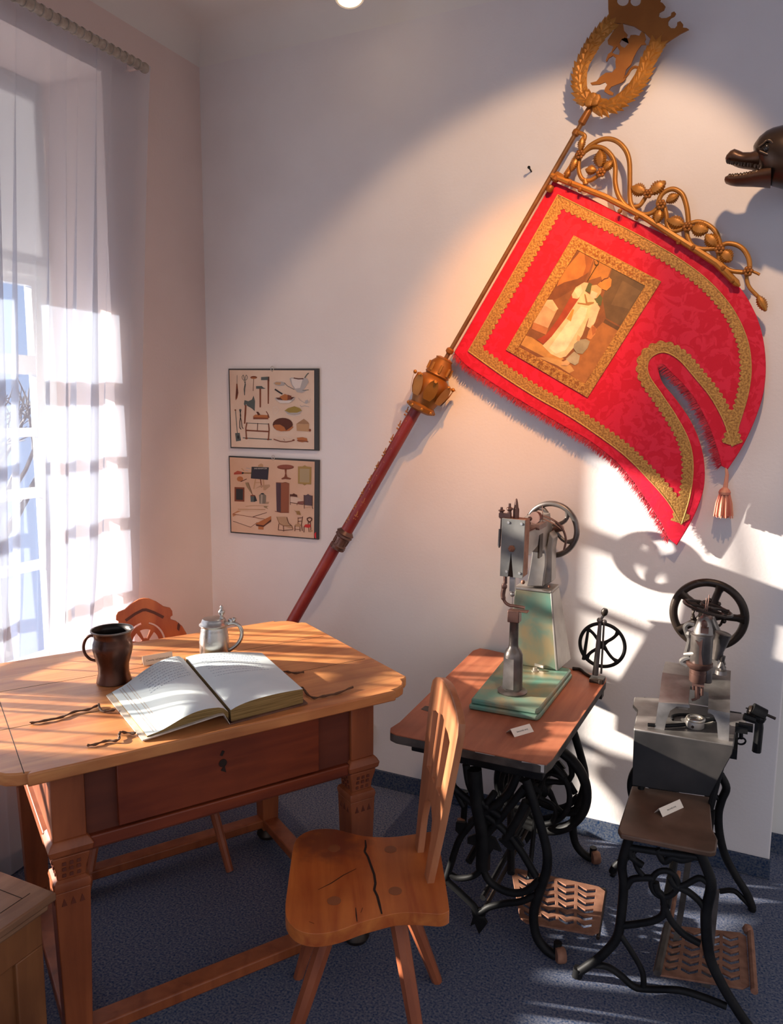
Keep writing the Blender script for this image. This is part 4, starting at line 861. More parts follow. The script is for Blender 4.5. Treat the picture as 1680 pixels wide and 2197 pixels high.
# cloth
ZC_ = lambda x, y, d=0: py_(960+x/2.3333, 360+y/2.3333, YCL-d)
def S2(pts, n=6, closed=False): return [(p.x, p.y) for p in spl([V((x, y, 0)) for x, y in pts], n, closed)]
out_r = S2([(820, 213), (950, 275), (1150, 372), (1330, 490), (1450, 590), (1530, 715), (1575, 850), (1590, 1000), (1575, 1140), (1530, 1275), (1470, 1400), (1402, 1505)])
slit = S2([(1375, 1490), (1352, 1400), (1312, 1290), (1250, 1170), (1190, 1090), (1130, 1030), (1085, 985), (1062, 985), (1052, 1010), (1075, 1080), (1140, 1160), (1212, 1265), (1258, 1370), (1282, 1480), (1280, 1600), (1245, 1710), (1200, 1800), (1148, 1885)])
lowe = S2([(1110, 1852), (1070, 1770), (1010, 1675), (945, 1580), (875, 1495), (795, 1425), (700, 1355), (600, 1300), (450, 1212), (320, 1135), (190, 1050), (100, 990), (38, 925)])
cl_out = [(530, 72), (700, 150)]+out_r+slit+lowe
cloth = obj('cloth', MB().plate([[(ZC_(x, y).x, ZC_(x, y).z) for x, y in cl_out]], V((0, YCL, 0)), V((1, 0, 0)), V((0, 0, 1)), .008, .0025), M['damask'], bn, smooth=60)
def ribbon(name, mid, w_in, w_out, mt, d, closed=True, scal=0, period=30):
    pp = []; m0 = [V((x, y, 0)) for x, y in mid]
    cum = 0; ls = []; rs_ = []
    n_ = len(m0)
    for i in range(n_):
        a_, c_ = (m0[i-1], m0[(i+1) % n_]) if closed else (m0[max(i-1, 0)], m0[min(i+1, n_-1)])
        t_ = (c_-a_).normalized(); nn = V((-t_.y, t_.x, 0)); cum += (m0[i]-m0[i-1]).length if i else 0
        wi = w_in+scal*abs(math.sin(cum/period*PI))
        q1, q2 = m0[i]+nn*wi, m0[i]-nn*w_out
        ls.append(ZC_(q1.x, q1.y)-V((0, d, 0))); rs_.append(ZC_(q2.x, q2.y)-V((0, d, 0)))
    if closed: ls.append(ls[0]); rs_.append(rs_[0])
    m_ = MB().grid([[a_, lerp(a_, c_, .5)-V((0, .0012, 0)), c_] for a_, c_ in zip(ls, rs_)])
    return obj(name, m_, mt, bn, smooth=60)
def dense(pts, step=5, closed=True):
    out = []
    for i in range(len(pts) if closed else len(pts)-1):
        a_, c_ = V((*pts[i], 0)), V((*pts[(i+1) % len(pts)], 0)); n_ = max(1, int((c_-a_).length/step))
        out += [tuple(lerp(a_, c_, j/n_)[:2]) for j in range(n_)]
    return out
tr = [(108, 918), (555, 138)]+S2([(555, 138), (750, 235), (950, 335), (1150, 450), (1310, 570), (1430, 710), (1500, 860), (1520, 1000), (1505, 1130), (1465, 1270), (1425, 1395)])[1:]
tr += S2([(1425, 1395), (1385, 1270), (1320, 1150), (1240, 1050), (1165, 965), (1095, 925), (1040, 935), (1005, 975), (1010, 1040), (1070, 1130), (1150, 1250), (1210, 1370), (1230, 1490), (1215, 1640), (1172, 1785)])[1:]
tr += S2([(1172, 1785), (1105, 1670), (1010, 1560), (890, 1440), (750, 1335), (600, 1235), (450, 1150), (300, 1055), (200, 985), (108, 918)])[1:-1]
trd = dense(tr, 4)
ribbon('lace_trim', trd, 46, 0, M['lace'], .0058, True, 13, 30)
ribbon('gold_braid', trd, 2.5, 3.5, M['lace_edge'], .0068, True)
# painted panel with its woven border
pc4 = [(634, 341), (1070, 571), (703, 1150), (297, 912)]
def inset(q4, f):
    cx_ = sum(x for x, y in q4)/4; cy_ = sum(y for x, y in q4)/4
    return [(lerp(x, cx_, f), lerp(y, cy_, f)) for x, y in q4]
pin = [(652, 412), (992, 592), (692, 1082), (358, 898)]
b = MB().plate([[(ZC_(x, y).x, ZC_(x, y).z) for x, y in l_] for l_ in (pc4, pin)], V((0, YCL-.0062, 0)), V((1, 0, 0)), V((0, 0, 1)), .003, .0006); b.cur = 1
def oncl(x, y, d): return ZC_(x, y)-V((0, d, 0))
for (a_, c_), n_ in (((0, 1), 13), ((2, 3), 12), ((1, 2), 0)):
    for i in range(n_):
        t_ = (i+.7)/(n_+.4); o1 = V((*lerp(V((*pc4[a_], 0)), V((*pc4[c_], 0)), t_)[:2], 0)); o2 = V((*lerp(V((*pin[a_], 0)), V((*pin[c_], 0)), t_)[:2], 0)); mm = lerp(o1, o2, .5)
        e_ = (V((*pc4[c_], 0))-V((*pc4[a_], 0))).normalized(); f_ = V((-e_.y, e_.x, 0)); s_ = 1 if i % 2 else .62
        for dx, dy in ((0, -11), (-8, 6), (8, 6), (0, 12)):
            q_ = mm+e_*dx*s_+f_*dy*s_; b.add([oncl(q_.x+e_.x*u_*6*s_+f_.x*v_*9*s_, q_.y+e_.y*u_*6*s_+f_.y*v_*9*s_, .0084) for u_, v_ in ((-1, 0), (0, -1), (1, 0), (0, 1))], [(0, 1, 2, 3)])
obj('woven_border', b, [M['lace'], M['brass_dark']], bn, smooth=0)
ZP = lambda x, y: ((1140+x/5.6-960)*2.3333, (540+y/5.6-360)*2.3333)
art = [(None, (.22, .08, .02), pin)]
def zp(l): return [ZP(x, y) for x, y in l]
art += [(0, (.17, .055, .012), zp([(420, -40), (760, 60), (640, 380), (330, 560), (150, 640), (60, 560)])), (0, (.46, .17, .03), zp([(600, -10), (760, 60), (690, 250), (560, 330), (400, 370), (310, 420), (360, 280)])), (0, (.30, .09, .015), zp([(640, 10), (750, 70), (690, 250), (620, 300), (660, 180)])),
 (0, (.44, .18, .03), zp([(770, 90), (970, 190), (880, 420), (840, 300), (690, 350)])), (0, (.13, .075, .024), zp([(980, 190), (1390, 410), (1090, 900), (900, 800), (860, 560)])), (0, (.17, .10, .035), zp([(1100, 350), (1320, 480), (1180, 690), (960, 640)])), (0, (.11, .055, .016), zp([(890, 810), (1080, 920), (1060, 960), (870, 850)])),
 (0, (.36, .14, .03), zp([(1060, 960), (640, 1590), (360, 1400), (720, 1000), (860, 850)])), (0, (.52, .26, .06), zp([(10, 1030), (200, 1160), (400, 1290), (300, 1340), (-120, 1120), (-60, 1010)])), (0, (.56, .32, .10), zp([(200, 1270), (350, 1300), (480, 1370), (520, 1430), (460, 1460), (320, 1370), (80, 1270)])),
 (0, (.60, .36, .18), zp([(130, 620), (320, 690), (200, 930), (30, 850)])), (0, (.72, .48, .26), zp([(200, 580), (260, 580), (330, 690), (280, 720), (140, 630)])), (0, (.42, .16, .05), zp([(30, 850), (210, 920), (180, 1000), (10, 930)])),
 (0, (.34, .05, .012), zp([(490, 520), (580, 560), (520, 700), (380, 920), (150, 1110), (70, 1060), (180, 1000), (340, 790)])), (0, (.10, .11, .03), zp([(700, 370), (740, 400), (720, 500), (640, 470)])), (0, (.10, .11, .03), zp([(820, 500), (860, 560), (840, 650), (790, 640), (770, 570)])),
 (0, (.74, .56, .30), zp([(560, 590), (640, 470), (740, 540), (830, 680), (760, 850), (690, 800), (620, 1000), (560, 1100), (420, 1260), (350, 1280), (240, 1230), (140, 1130), (250, 1020), (420, 800)])), (0, (.82, .68, .44), zp([(600, 660), (680, 680), (650, 800), (420, 1180), (300, 1230), (220, 1160), (420, 880)])),
 (0, (.70, .50, .28), zp([(490, 520), (540, 430), (640, 370), (690, 380), (640, 500), (560, 570), (500, 560)])), (0, (.80, .62, .38), zp([(520, 470), (600, 400), (620, 480), (570, 560)])), (0, (.74, .54, .32), zp([(720, 640), (800, 620), (820, 700), (770, 850), (720, 930), (670, 900), (700, 780)])),
 (0, (.33, .18, .05), zp([(640, 510), (655, 515), (680, 610), (760, 605), (755, 625), (690, 650), (560, 630), (560, 612), (660, 625)])), (0, (.56, .30, .05), zp([(500, 690), (520, 700), (480, 840), (430, 810)])),
 (0, (.66, .38, .16), zp([(730, 410), (790, 400), (850, 450), (840, 500), (790, 560), (750, 570), (710, 520)])), (0, (.74, .56, .36), zp([(730, 470), (800, 500), (780, 560), (740, 570), (705, 530)])), (0, (.62, .24, .04), zp([(800, 400), (870, 330), (940, 310), (970, 340), (960, 420), (910, 470), (850, 450)])), (0, (.10, .03, .01), zp([(835, 360), (880, 325), (935, 312), (930, 325), (885, 340), (845, 370)])),
 (0, (.52, .22, .06), zp([(690, 960), (740, 880), (790, 930), (770, 1000), (720, 1060), (670, 1040)])), (0, (.36, .12, .03), zp([(730, 900), (780, 910), (780, 970), (740, 1010), (730, 950)])), (0, (.30, .27, .17), zp([(520, 1110), (580, 1060), (660, 1050), (710, 1080), (680, 1160), (620, 1230), (550, 1220), (510, 1160)])), (0, (.38, .34, .22), zp([(520, 1200), (590, 1250), (570, 1340), (530, 1365), (440, 1320), (420, 1290)])), (0, (.62, .36, .16), zp([(370, 1330), (430, 1300), (470, 1340), (440, 1370), (365, 1365)])), (0, (.60, .38, .18), zp([(560, 1000), (600, 1030), (580, 1080), (550, 1060)]))]
b = MB(); cols = []
for i, (_, col, pts) in enumerate(art):
    cols.append(noisy('oil_paint', tuple(c_*.85 for c_ in col), tuple(min(1, c_*1.15) for c_ in col), 30, .55)); b.cur = i
    b.add([oncl(x, y, .0056+.00006*i) for x, y in pts], [tuple(range(len(pts)))])
b.cur = 5; b.tube([oncl(*ZP(680, 355), .0082), oncl(*ZP(790, 170), .0082)], .0012, 5); b.tube([oncl(*ZP(790+25*math.cos(a_), 135+30*math.sin(a_)), .0082) for a_ in [i*.7-1.2 for i in range(8)]], .0014, 5)
obj('painting', b, cols, bn, smooth=0)
# fringe along the hanging edges
def fringe(edge, ln, dirs, seed):
    random.seed(seed); m_ = MB(); ed = dense(edge, 2.4, False)
    for i, (x, y) in enumerate(ed):
        for k_ in range(2):
            l_ = ln*random.uniform(.55, 1.15); p0 = oncl(x+random.uniform(-2, 2), y+random.uniform(-2, 2), random.uniform(-.002, .004))
            d_ = V((dirs[0]+random.uniform(-.35, .35), random.uniform(-.12, .12), dirs[1]+random.uniform(-.2, .2))).normalized(); w_ = d_.cross(V((0, 1, 0))).normalized()*.0011
            q_ = p0+d_*l_*.55+V((random.uniform(-.003, .003), 0, 0)); e_ = q_+d_*l_*.45+V((random.uniform(-.005, .005), 0, 0))
            m_.add([p0-w_, p0+w_, q_+w_, q_-w_, e_], [(0, 1, 2, 3), (3, 2, 4)])
    o_ = obj('fringe', m_, M['fringe'], bn, smooth=0); o_['kind'] = 'stuff'; return o_
fringe(lowe, .030, (-.45, -.9), 1)
fringe(S2([(1375, 1490), (1352, 1400), (1312, 1290), (1250, 1170), (1190, 1090), (1130, 1030), (1085, 985), (1062, 985)]), .032, (-.85, -.5), 2)
# tassel hanging from the upper tail
tp = oncl(1402, 1508, -.0)
b = MB().tube([oncl(1395, 1500, 0), tp-ZU*.02, py_(1556, 1048, YCL)], [.004, .006, .008], 8)
ts = obj('tassel', b, M['tassel'], bn)
c0 = py_(1555, 1052, YCL)
b = MB().lathe([(.008, .01), (.016, .002), (.020, -.006), (.018, -.014)], c0, n=20); obj('tassel_knob', b, M['tassel'], ts)
b = MB(); random.seed(9)
for k_ in range(110):
    a_ = random.uniform(0, 2*PI); r_ = random.uniform(.35, 1)
    b.tube([c0+V((.016*math.cos(a_)*r_, .012*math.sin(a_)*r_, -.010)), c0+V((.026*math.cos(a_)*r_, .018*math.sin(a_)*r_, -.045)), c0+V((.031*math.cos(a_)*r_, .020*math.sin(a_)*r_, -.085-random.uniform(0, .012)))], .0021, 4)
o = obj('tassel_threads', b, M['tassel'], ts); o['kind'] = 'stuff'

# ------------------------------------------------------------------ carved sea monster on the wall
YF = 2.70
ZF = lambda x, y, d=0: py_(1520+x/10.5, 240+y/10.5, YF-d)
dg_ = thing('sea_monster_carving', ZF(1700, 1100), 'dark carved sea monster with open toothed jaws, at the right edge of the wall', 'sculpture')
def loft(sections, n=18):
    m_ = MB(); rows_ = []
    for (x0, y0), (x1, y1), dep in sections:             # top point, bottom point, half depth
        a_, c_ = ZF(x0, y0), ZF(x1, y1); mid_ = (a_+c_)/2; h_ = (a_-c_)/2
        rows_.append([mid_+h_*math.cos(2*PI*k_/n)+V((0, dep*math.sin(2*PI*k_/n), 0)) for k_ in range(n+1)])
    m_.grid(rows_); m_.add(rows_[0][:-1], [tuple(range(n))[::-1]]); m_.add(rows_[-1][:-1], [tuple(range(n))]); return m_
head = loft([((1010, 800), (1030, 900), .03), ((1040, 740), (1080, 1100), .055), ((1150, 590), (1140, 1350), .075), ((1300, 470), (1260, 1560), .09), ((1450, 400), (1450, 1650), .10), ((1680, 345), (1680, 1710), .11), ((2000, 420), (1980, 1800), .115), ((2350, 620), (2300, 1850), .11), ((2700, 900), (2650, 1900), .09), ((3100, 1250), (3050, 1800), .05)])
obj('head', head, M['bronze'], dg_, smooth=60)
uj = loft([((380, 1050), (400, 1110), .012), ((410, 990), (420, 1150), .026), ((500, 890), (500, 1165), .034), ((590, 850), (590, 1215), .038), ((680, 880), (680, 1250), .036), ((780, 925), (780, 1270), .036), ((950, 930), (950, 1290), .045), ((1100, 900), (1100, 1320), .062), ((1250, 860), (1230, 1330), .07)])
u_ = obj('upper_jaw', uj, M['sculpt_lip'], dg_, smooth=60)
lj = loft([((360, 1530), (365, 1560), .010), ((380, 1480), (390, 1600), .028), ((480, 1440), (500, 1640), .038), ((600, 1430), (620, 1660), .042), ((800, 1410), (800, 1660), .048), ((1000, 1370), (1000, 1655), .058), ((1200, 1330), (1200, 1655), .07), ((1400, 1300), (1400, 1670), .08)])
l_ = obj('lower_jaw', lj, M['sculpt_lip'], dg_, smooth=60)
def toothrow(nm, pts, n_, up_, par):
    m_ = MB()
    pp = spl([ZF(x, y, d) for x, y, d in pts], 8)
    for i in range(n_):
        q_ = pp[int(i*(len(pp)-1)/(n_-1))]; m_.lathe([(.0055, -.003), (.0042, .003), (.0012, .0075)], q_, V((0, 0, up_)), 7)
    obj(nm, m_, M['bronze'], par)
toothrow('teeth', [(430, 1110, .022), (520, 1135, .033), (700, 1160, .036), (900, 1180, .044), (1130, 1220, .06)], 13, -1, u_)
toothrow('teeth', [(470, 1452, .03), (600, 1440, .036), (800, 1415, .042), (1000, 1378, .05), (1090, 1350, .056)], 13, 1, l_)
m_ = MB().ball(ZF(1310, 810, .088), .0105, 14, (1, .8, 1.25)); ey = obj('eye', m_, M['eye'], dg_, smooth=80)
m_ = MB().tube(spl([ZF(x, y, .092) for x, y in ((1140, 790), (1230, 720), (1300, 655), (1390, 650), (1440, 700), (1500, 760))], 5), [.005]*12+[.006]*14, 7); m_.tube(spl([ZF(x, y, .085) for x, y in ((1150, 890), (1240, 925), (1340, 960), (1450, 930), (1560, 850))], 5), .0055, 7); obj('eyelid', m_, M['bronze'], dg_, smooth=80)
m_ = MB().box(ZF(2300, 1200)+V((0, .16, 0)), (.1, .1, .1)); obj('wall_mount', m_, M['iron'], dg_)

# ------------------------------------------------------------------ treadle table with the green shoemaker's machine
SZ = .71
st = thing('treadle_table', (-.69, 2.44, 0), 'wooden topped treadle table on black cast iron legs by the wall', 'sewing table')
tp_ = [(858, 1549), (838, 1562), (837, 1570), (850, 1576), (1150, 1637), (1172, 1640), (1186, 1628), (1300, 1462), (1301, 1454), (1292, 1450), (1045, 1393), (1030, 1391), (1015, 1396)]
o = obj('tabletop', MB().prism([pz_(x, y, SZ)-ZU*.003 for x, y in tp_], (0, 0, .003)), M['sew_top'], st)
obj('edge_band', MB().prism([pz_(x, y, SZ)-ZU*.030 for x, y in tp_], (0, 0, .027)), M['sew_edge'], o, bevel=.004)
b = MB()
for (x0, y0), (x1, y1) in (((1020, 1609.5), (1062, 1618)), ((1120, 1630), (1168, 1639))):
    a_, c_ = pz_(x0, y0, SZ), pz_(x1, y1, SZ); b.box((a_+c_)/2-ZU*.014-V((0, .0008, 0)), ((c_-a_).length, .003, .022), (c_-a_).normalized(), V((-(c_-a_).normalized().y, (c_-a_).normalized().x, 0)))
obj('worn_patch', b, M['edge_worn'], o)
b = MB().prism([pz_(x, y, SZ)+ZU*.0004 for x, y in ((903, 1522), (912, 1515), (930, 1517), (936, 1523), (922, 1528))], (0, 0, .0006)); obj('plugged_hole', b, M['sew_edge'], o)
b = MB().box((-.69, 2.43, SZ-.030-.045), (.38, .62, .09)); b.box((-.885, 2.14, SZ-.065), (.05, .10, .065)); obj('under_frame', b, M['iron'], st, bevel=.004)
YFR, YRR = 2.17, 2.74
def iron_paths(Y, paths, dy=0, mb=None):
    b_ = mb or MB()
    for pts, r_ in paths: b_.tube([p+V((0, dy, 0)) for p in spl([py_(x, y, Y) for x, y in pts], 5)], r_, 8)
    return b_
f1 = [([(1128, 1672), (1145, 1722), (1165, 1790), (1174, 1832), (1172, 1870), (1157, 1915), (1145, 1960), (1150, 2005), (1168, 2033), (1194, 2052)], .015),
      ([(1062, 1700), (1010, 1768), (985, 1802), (968, 1852), (955, 1890), (930, 1930), (908, 1958)], .011),
      ([(957, 1888), (990, 1918), (1015, 1942), (1029, 1958), (1050, 1946), (1085, 1938), (1118, 1934), (1150, 1920)], .011),
      ([(1018, 1650), (1024, 1720), (1036, 1790), (1036, 1862)], .024), ([(1036, 1862), (1015, 1880), (985, 1884), (966, 1876)], .010), ([(1036, 1862), (1048, 1888), (1075, 1908), (1105, 1916), (1132, 1910), (1158, 1888)], .012),
      ([(1000, 1640), (1010, 1690), (1042, 1728), (1075, 1752)], .013), ([(1112, 1655), (1092, 1700), (1052, 1735), (1010, 1765)], .013), ([(958, 1672), (985, 1700), (1040, 1745), (1100, 1800), (1150, 1880)], .012), ([(1125, 1690), (1080, 1748), (1040, 1795)], .012), ([(1085, 1800), (1110, 1760), (1130, 1720)], .015), ([(960, 1640), (975, 1690), (995, 1730)], .010)]
lf = [[(1004, 1795), (1030, 1785), (1062, 1798), (1076, 1826), (1060, 1820), (1050, 1834), (1030, 1815), (1004, 1808)], [(1070, 1800), (1110, 1795), (1125, 1815), (1112, 1812), (1102, 1826), (1085, 1815)], [(980, 1762), (1000, 1764), (1004, 1785), (990, 1792), (978, 1780)], [(1012, 1948), (1045, 1948), (1040, 1970), (1046, 1980), (1029, 2002), (1020, 1980), (1010, 1985), (1016, 1965)]]
for dy in (0, YRR-YFR):
    b = iron_paths(YFR, f1, dy)
    for l in lf: b.prism([py_(x, y, YFR)+V((0, dy-.006, 0)) for x, y in l], (0, .012, 0))
    a_, c_ = py_(905, 1625, YFR), py_(1150, 1690, YFR); b.bb((-.90, YFR+dy-.012, .600), (-.505, YFR+dy+.012, .665))
    ft = pz_(1196, 2056, 0); b.tube([V((ft.x, YFR+dy, .055)), V((ft.x, YFR+dy, .02))], .013, 8); b.tube([V((-.955, YFR+dy, .16)), V((-.96, YFR+dy, .02))], .013, 8)
    b.tube([py_(930, 1930, YFR)+V((0, dy, 0)), V((-.955, YFR+dy, .14))], .011, 8)
    fr = obj('side_frame', b, M['iron'], st, smooth=60)
    for x_ in (ft.x+.012, -.965):
        m_ = MB().lathe([(.021, -.014), (.024, -.008), (.024, .008), (.021, .014)], (x_, YFR+dy-.012, .0245), V((.86, .5, 0)), 18); m_.cur = 0
        obj('caster', m_, M['rust'], fr)
b = MB()
for x0, z0, x1, z1 in ((-.74, .24, -.60, .56), (-.60, .24, -.74, .56)): b.tube([V((x0, YFR, z0)), V((-.69, (YFR+YRR)/2, .38)), V((x1, YRR, z1))], .012, 8)
b.tube([V((-.69, YFR, .13)), V((-.69, YRR, .13))], .010, 8); obj('cross_brace', b, M['iron'], st)
wc = py_(1162, 1688, 2.60)
def wheel(c, R_, rim, nspoke, axis, mt, par, curve=.35, hub=.03, sp=.012, rimw=None, ph=0, name='wheel', ns=8):
    c = V(c); ax = V(axis).normalized(); a_ = ax.cross(V((0, 0, 1)) if abs(ax.z) < .9 else V((1, 0, 0))).normalized(); b_ = ax.cross(a_)
    m_ = MB(); w_ = rimw or rim; n_ = 64; vs_ = []; fs = []
    for i in range(n_):
        t_ = 2*PI*i/n_; rr = a_*math.cos(t_)+b_*math.sin(t_)
        for k in range(10):
            u = 2*PI*k/10; vs_.append(c+rr*(R_-rim+rim*math.cos(u))+ax*w_*math.sin(u))
    for i in range(n_):
        for k in range(10): fs.append((i*10+k, ((i+1) % n_)*10+k, ((i+1) % n_)*10+(k+1) % 10, i*10+(k+1) % 10))
    m_.add(vs_, fs)
    for j in range(nspoke):
        pp = []
        for i in range(9):
            t_ = i/8; ang = ph+2*PI*j/nspoke+curve*math.sin(PI*t_); r_ = lerp(hub*.6, R_-rim, t_); pp.append(c+(a_*math.cos(ang)+b_*math.sin(ang))*r_)
        m_.tube(pp, [sp*(1.45 if i in (0, 8) else 1.15 if i in (1, 7) else .9) for i in range(9)], ns)
    m_.lathe([(hub*.5, -w_*1.6), (hub, -w_*1.2), (hub, w_*1.2), (hub*.5, w_*1.6)], c, ax, 20)
    return obj(name, m_, mt, par, smooth=50)
R1_ = size(106, wc)
wheel(wc, R1_, .017, 5, (0, 1, 0), M['iron'], st, .55, .032, .011, .026, .3, 'flywheel')
wheel(wc+V((-.012, -.05, .005)), R1_-.045, .010, 4, (0, 1, 0), M['iron'], st, -.5, .026, .009, .010, 1.0, 'drive_wheel')
b = MB().tube([V((wc.x, YFR+.02, wc.z)), V((wc.x, YRR, wc.z))], .010, 8); obj('axle', b, M['iron'], st)
b = MB().tube([wc+V((.0, -.07, -.05)), V((-.60, 2.40, .085))], .008, 8); obj('pitman_rod', b, M['iron'], st)
def pedal(name, quad, z, nr, nc, mt, par, side=None):
    A4 = [pz_(x, y, z) for x, y in quad]
    def bl(s, t): q_ = lerp(lerp(A4[0], A4[1], s), lerp(A4[3], A4[2], s), t); return (q_.x, q_.y)
    loops = []; n_ = 5
    rc = .07
    loops.append([bl(x, y) for x, y in ((rc, 0), (1-rc, 0), (1, rc), (1, 1-rc), (1-rc, 1), (rc, 1), (0, 1-rc), (0, rc))])
    for i in range(nr):
        for j in range(nc):
            s0, s1 = .06+.88*j/nc, .06+.88*(j+.86)/nc; t0 = .05+.86*i/nr; h = .86/nr; m_ = (s0+s1)/2
            loops.append([bl(s0, t0+h*.10), bl(m_, t0+h*.50), bl(s1, t0+h*.10), bl(s1, t0+h*.66), bl(m_, t0+h*1.06), bl(s0, t0+h*.66)])
    o_ = obj(name, MB().plate(loops, V((0, 0, z)), V((1, 0, 0)), V((0, 1, 0)), .006, .001), mt, par); return o_, A4
pd, A4 = pedal('foot_pedal', [(1096, 1862), (1299, 1907), (1283, 2008), (1118, 1978)], .085, 6, 4, M['rust'], st)
b = MB().tube([A4[0]-ZU*.006, A4[1]-ZU*.006], .007, 6); b.tube([V((-.69, YFR+.02, .079)), V((-.69, YRR-.02, .079))], .007, 8); b.tube([A4[1]-ZU*.008, A4[2]-ZU*.008], .006, 6); obj('pedal_frame', b, M['iron_warm'], pd)

# ------------------------------------------------------------------ green machine standing on it
PZ = SZ+.035
sm = thing('shoemaker_sewing_machine', (-.69, 2.5, SZ), "tall green enamelled shoemaker's sewing machine with a balance wheel, on the wooden treadle table", 'sewing machine')
bp = [(1006, 1500), (1152, 1525), (1160, 1521), (1228, 1436), (1224, 1432), (1085, 1412), (1076, 1416)]
b = MB().prism([pz_(x, y, PZ)-ZU*.034 for x, y in bp], (0, 0, .016)); c_ = sum((pz_(x, y, PZ) for x, y in bp), V())/len(bp)
b.prism([lerp(pz_(x, y, PZ), c_, .035)-ZU*.018 for x, y in bp], (0, 0, .018)); obj('base_plate', b, M['green_metal'], sm, bevel=.005)
Yc, Yd = 2.655, 2.775
q = lambda x, y, Y: py_(x, y, Y)
tl, tr2, br_ = q(1105, 1264, Yc), q(1183, 1270, Yc), q(1194, 1442, Yc)
br_.z = PZ; bl_ = V((tl.x-.022, Yc, PZ)); tr2.z = tl.z
b = MB().hexa([bl_, br_, V((br_.x, Yd+.02, PZ)), V((bl_.x, Yd+.02, PZ))], [tl, tr2, V((tr2.x-.004, Yd-.01, tl.z)), V((tl.x+.004, Yd-.01, tl.z))])
col = obj('column', b, M['green_metal'], sm, bevel=.004)
b = MB().box(((tl.x+tr2.x)/2, (Yc+Yd-.01)/2, tl.z+.004), (tr2.x-tl.x+.004, Yd-Yc-.004, .010)); b.hexa([br_+V((-.004, -.002, 0)), br_+V((.006, -.002, 0)), V((br_.x+.02, Yd+.03, PZ)), V((br_.x-.004, Yd+.03, PZ))], [tr2+V((-.004, -.002, 0)), tr2+V((.003, -.002, 0)), V((tr2.x+.002, Yd-.008, tl.z)), V((tr2.x-.006, Yd-.008, tl.z))])
obj('column_cheek', b, M['grey_metal'], col, bevel=.003)
Zn = lambda x, y, Y: py_(1040+x/7.636, 1050+y/7.636, Y)
nk = [(680, 1590), (715, 1400), (742, 1250), (765, 1100), (772, 1000), (800, 900), (960, 900), (990, 1000), (1004, 1120), (1000, 1250), (975, 1420), (955, 1595)]
b = MB().prism([Zn(x, y, Yc+.004) for x, y in nk], (0, .09, 0)); b.prism([Zn(x, y, Yc+.03) for x, y in ((960, 1590), (1000, 1000), (1060, 700), (1130, 800), (1100, 1000), (1092, 1520))], (0, .07, 0))
obj('neck', b, M['grey_metal'], sm, bevel=.004)
b = MB()
armp = [(2.415, 1.262, 1.208), (2.47, 1.268, 1.195), (2.54, 1.285, 1.205), (2.60, 1.30, 1.215), (2.66, 1.302, 1.17), (2.76, 1.30, 1.16)]
rows_ = []
for Y, z1, z0 in armp:
    x0, x1 = -.722, -.652; rows_.append([V((x0, Y, z0)), V((x1, Y, z0)), V((x1+.004, Y, (z0+z1)/2)), V((x1-.006, Y, z1)), V((x0+.01, Y, z1)), V((x0, Y, z0))])
b.grid(rows_); b.add(rows_[0][:-1], [(0, 1, 2, 3, 4)]); b.add(rows_[-1][:-1], [(4, 3, 2, 1, 0)]); arm1 = obj('arm', b, M['grey_metal'], sm, smooth=30)
b = MB().box((-.650, 2.60, 1.205), (.006, .045, .082)); obj('arm_slot', b, M['iron_warm'], arm1)
YH = 2.37
h = [q(1078, 1112, YH), q(1126.5, 1117, YH), q(1121, 1240, YH), q(1073.5, 1235, YH)]
hd = obj('head_box', MB().prism([p+V((0, .004, 0)) for p in h], (0, .058, 0)), M['rust'], sm, bevel=.002)
slit_ = [(1090.5, 1236.5), (1097, 1187), (1101, 1237.8)]
pl = [h[0], h[1], h[2], q(1102, 1238, YH), q(1097.5, 1186, YH), q(1096.5, 1186, YH), q(1089.5, 1236.7, YH), h[3]]
obj('face_plate', MB().plate([[(p.x, p.z) for p in pl]], V((0, YH, 0)), V((1, 0, 0)), V((0, 0, 1)), .006, .0008), noisy('dark_face_plate', (.12, .118, .112), (.19, .185, .175), 12, .5, .2), hd)
obj('slot_shadow', MB().prism([q(x, y, YH+.002) for x, y in slit_], (0, .004, 0)), M['crack'], hd)
for x, y in ((1091, 1121), (1119, 1124), (1087, 1226), (1114.5, 1230)): obj('screw', MB().lathe([(.0048, 0), (.0042, .002)], q(x, y, YH-.003), V((0, -1, 0)), 12), M['bright'], hd)
c0 = q(1098, 1177, YH-.004); b = MB().lathe([(.0115, 0), (.0115, .005), (.0085, .006), (.0085, .012), (.004, .013), (.004, .022)], c0, V((0, -1, 0)), 6); obj('bolt', b, M['rust'], hd)
b = MB().tube([q(1094, 1062, YH+.02)-ZU*.03, q(1094, 1110, YH+.02)], .010, 8)
T0 = q(1107, 1112, YH+.03); k = size(1, T0)
b = MB().lathe([(6.8*k, 0), (6.8*k, 20*k), (5*k, 24*k), (3.6*k, 34*k), (2*k, 41*k), (.5*k, 43*k)], T0, n=8)
for x, y0, h_ in ((1093, 1112, 32), (1076, 1108, 20)):
    p0 = q(x, y0, YH+.02); b.lathe([(4.5*k, -4*k), (5.5*k, 0), (4*k, h_*.5*k), (7.5*k, h_*.62*k), (7*k, h_*.7*k), (3*k, h_*.76*k), (2.6*k, h_*k)], p0, n=12)
b.bb(q(1070, 1110, YH+.012), q(1098, 1101, YH+.03)); obj('top_fittings', b, M['copperish'], hd)
b = MB().tube([q(1076, 1108, YH+.02), q(1074, 1140, YH+.02), q(1071, 1175, YH+.02)], [.0025]*3, 6); b.tube([q(1073, 1135, YH+.02), q(1071, 1172, YH+.02)], .005, 8); obj('side_spindle', b, M['steel_dark'], hd)
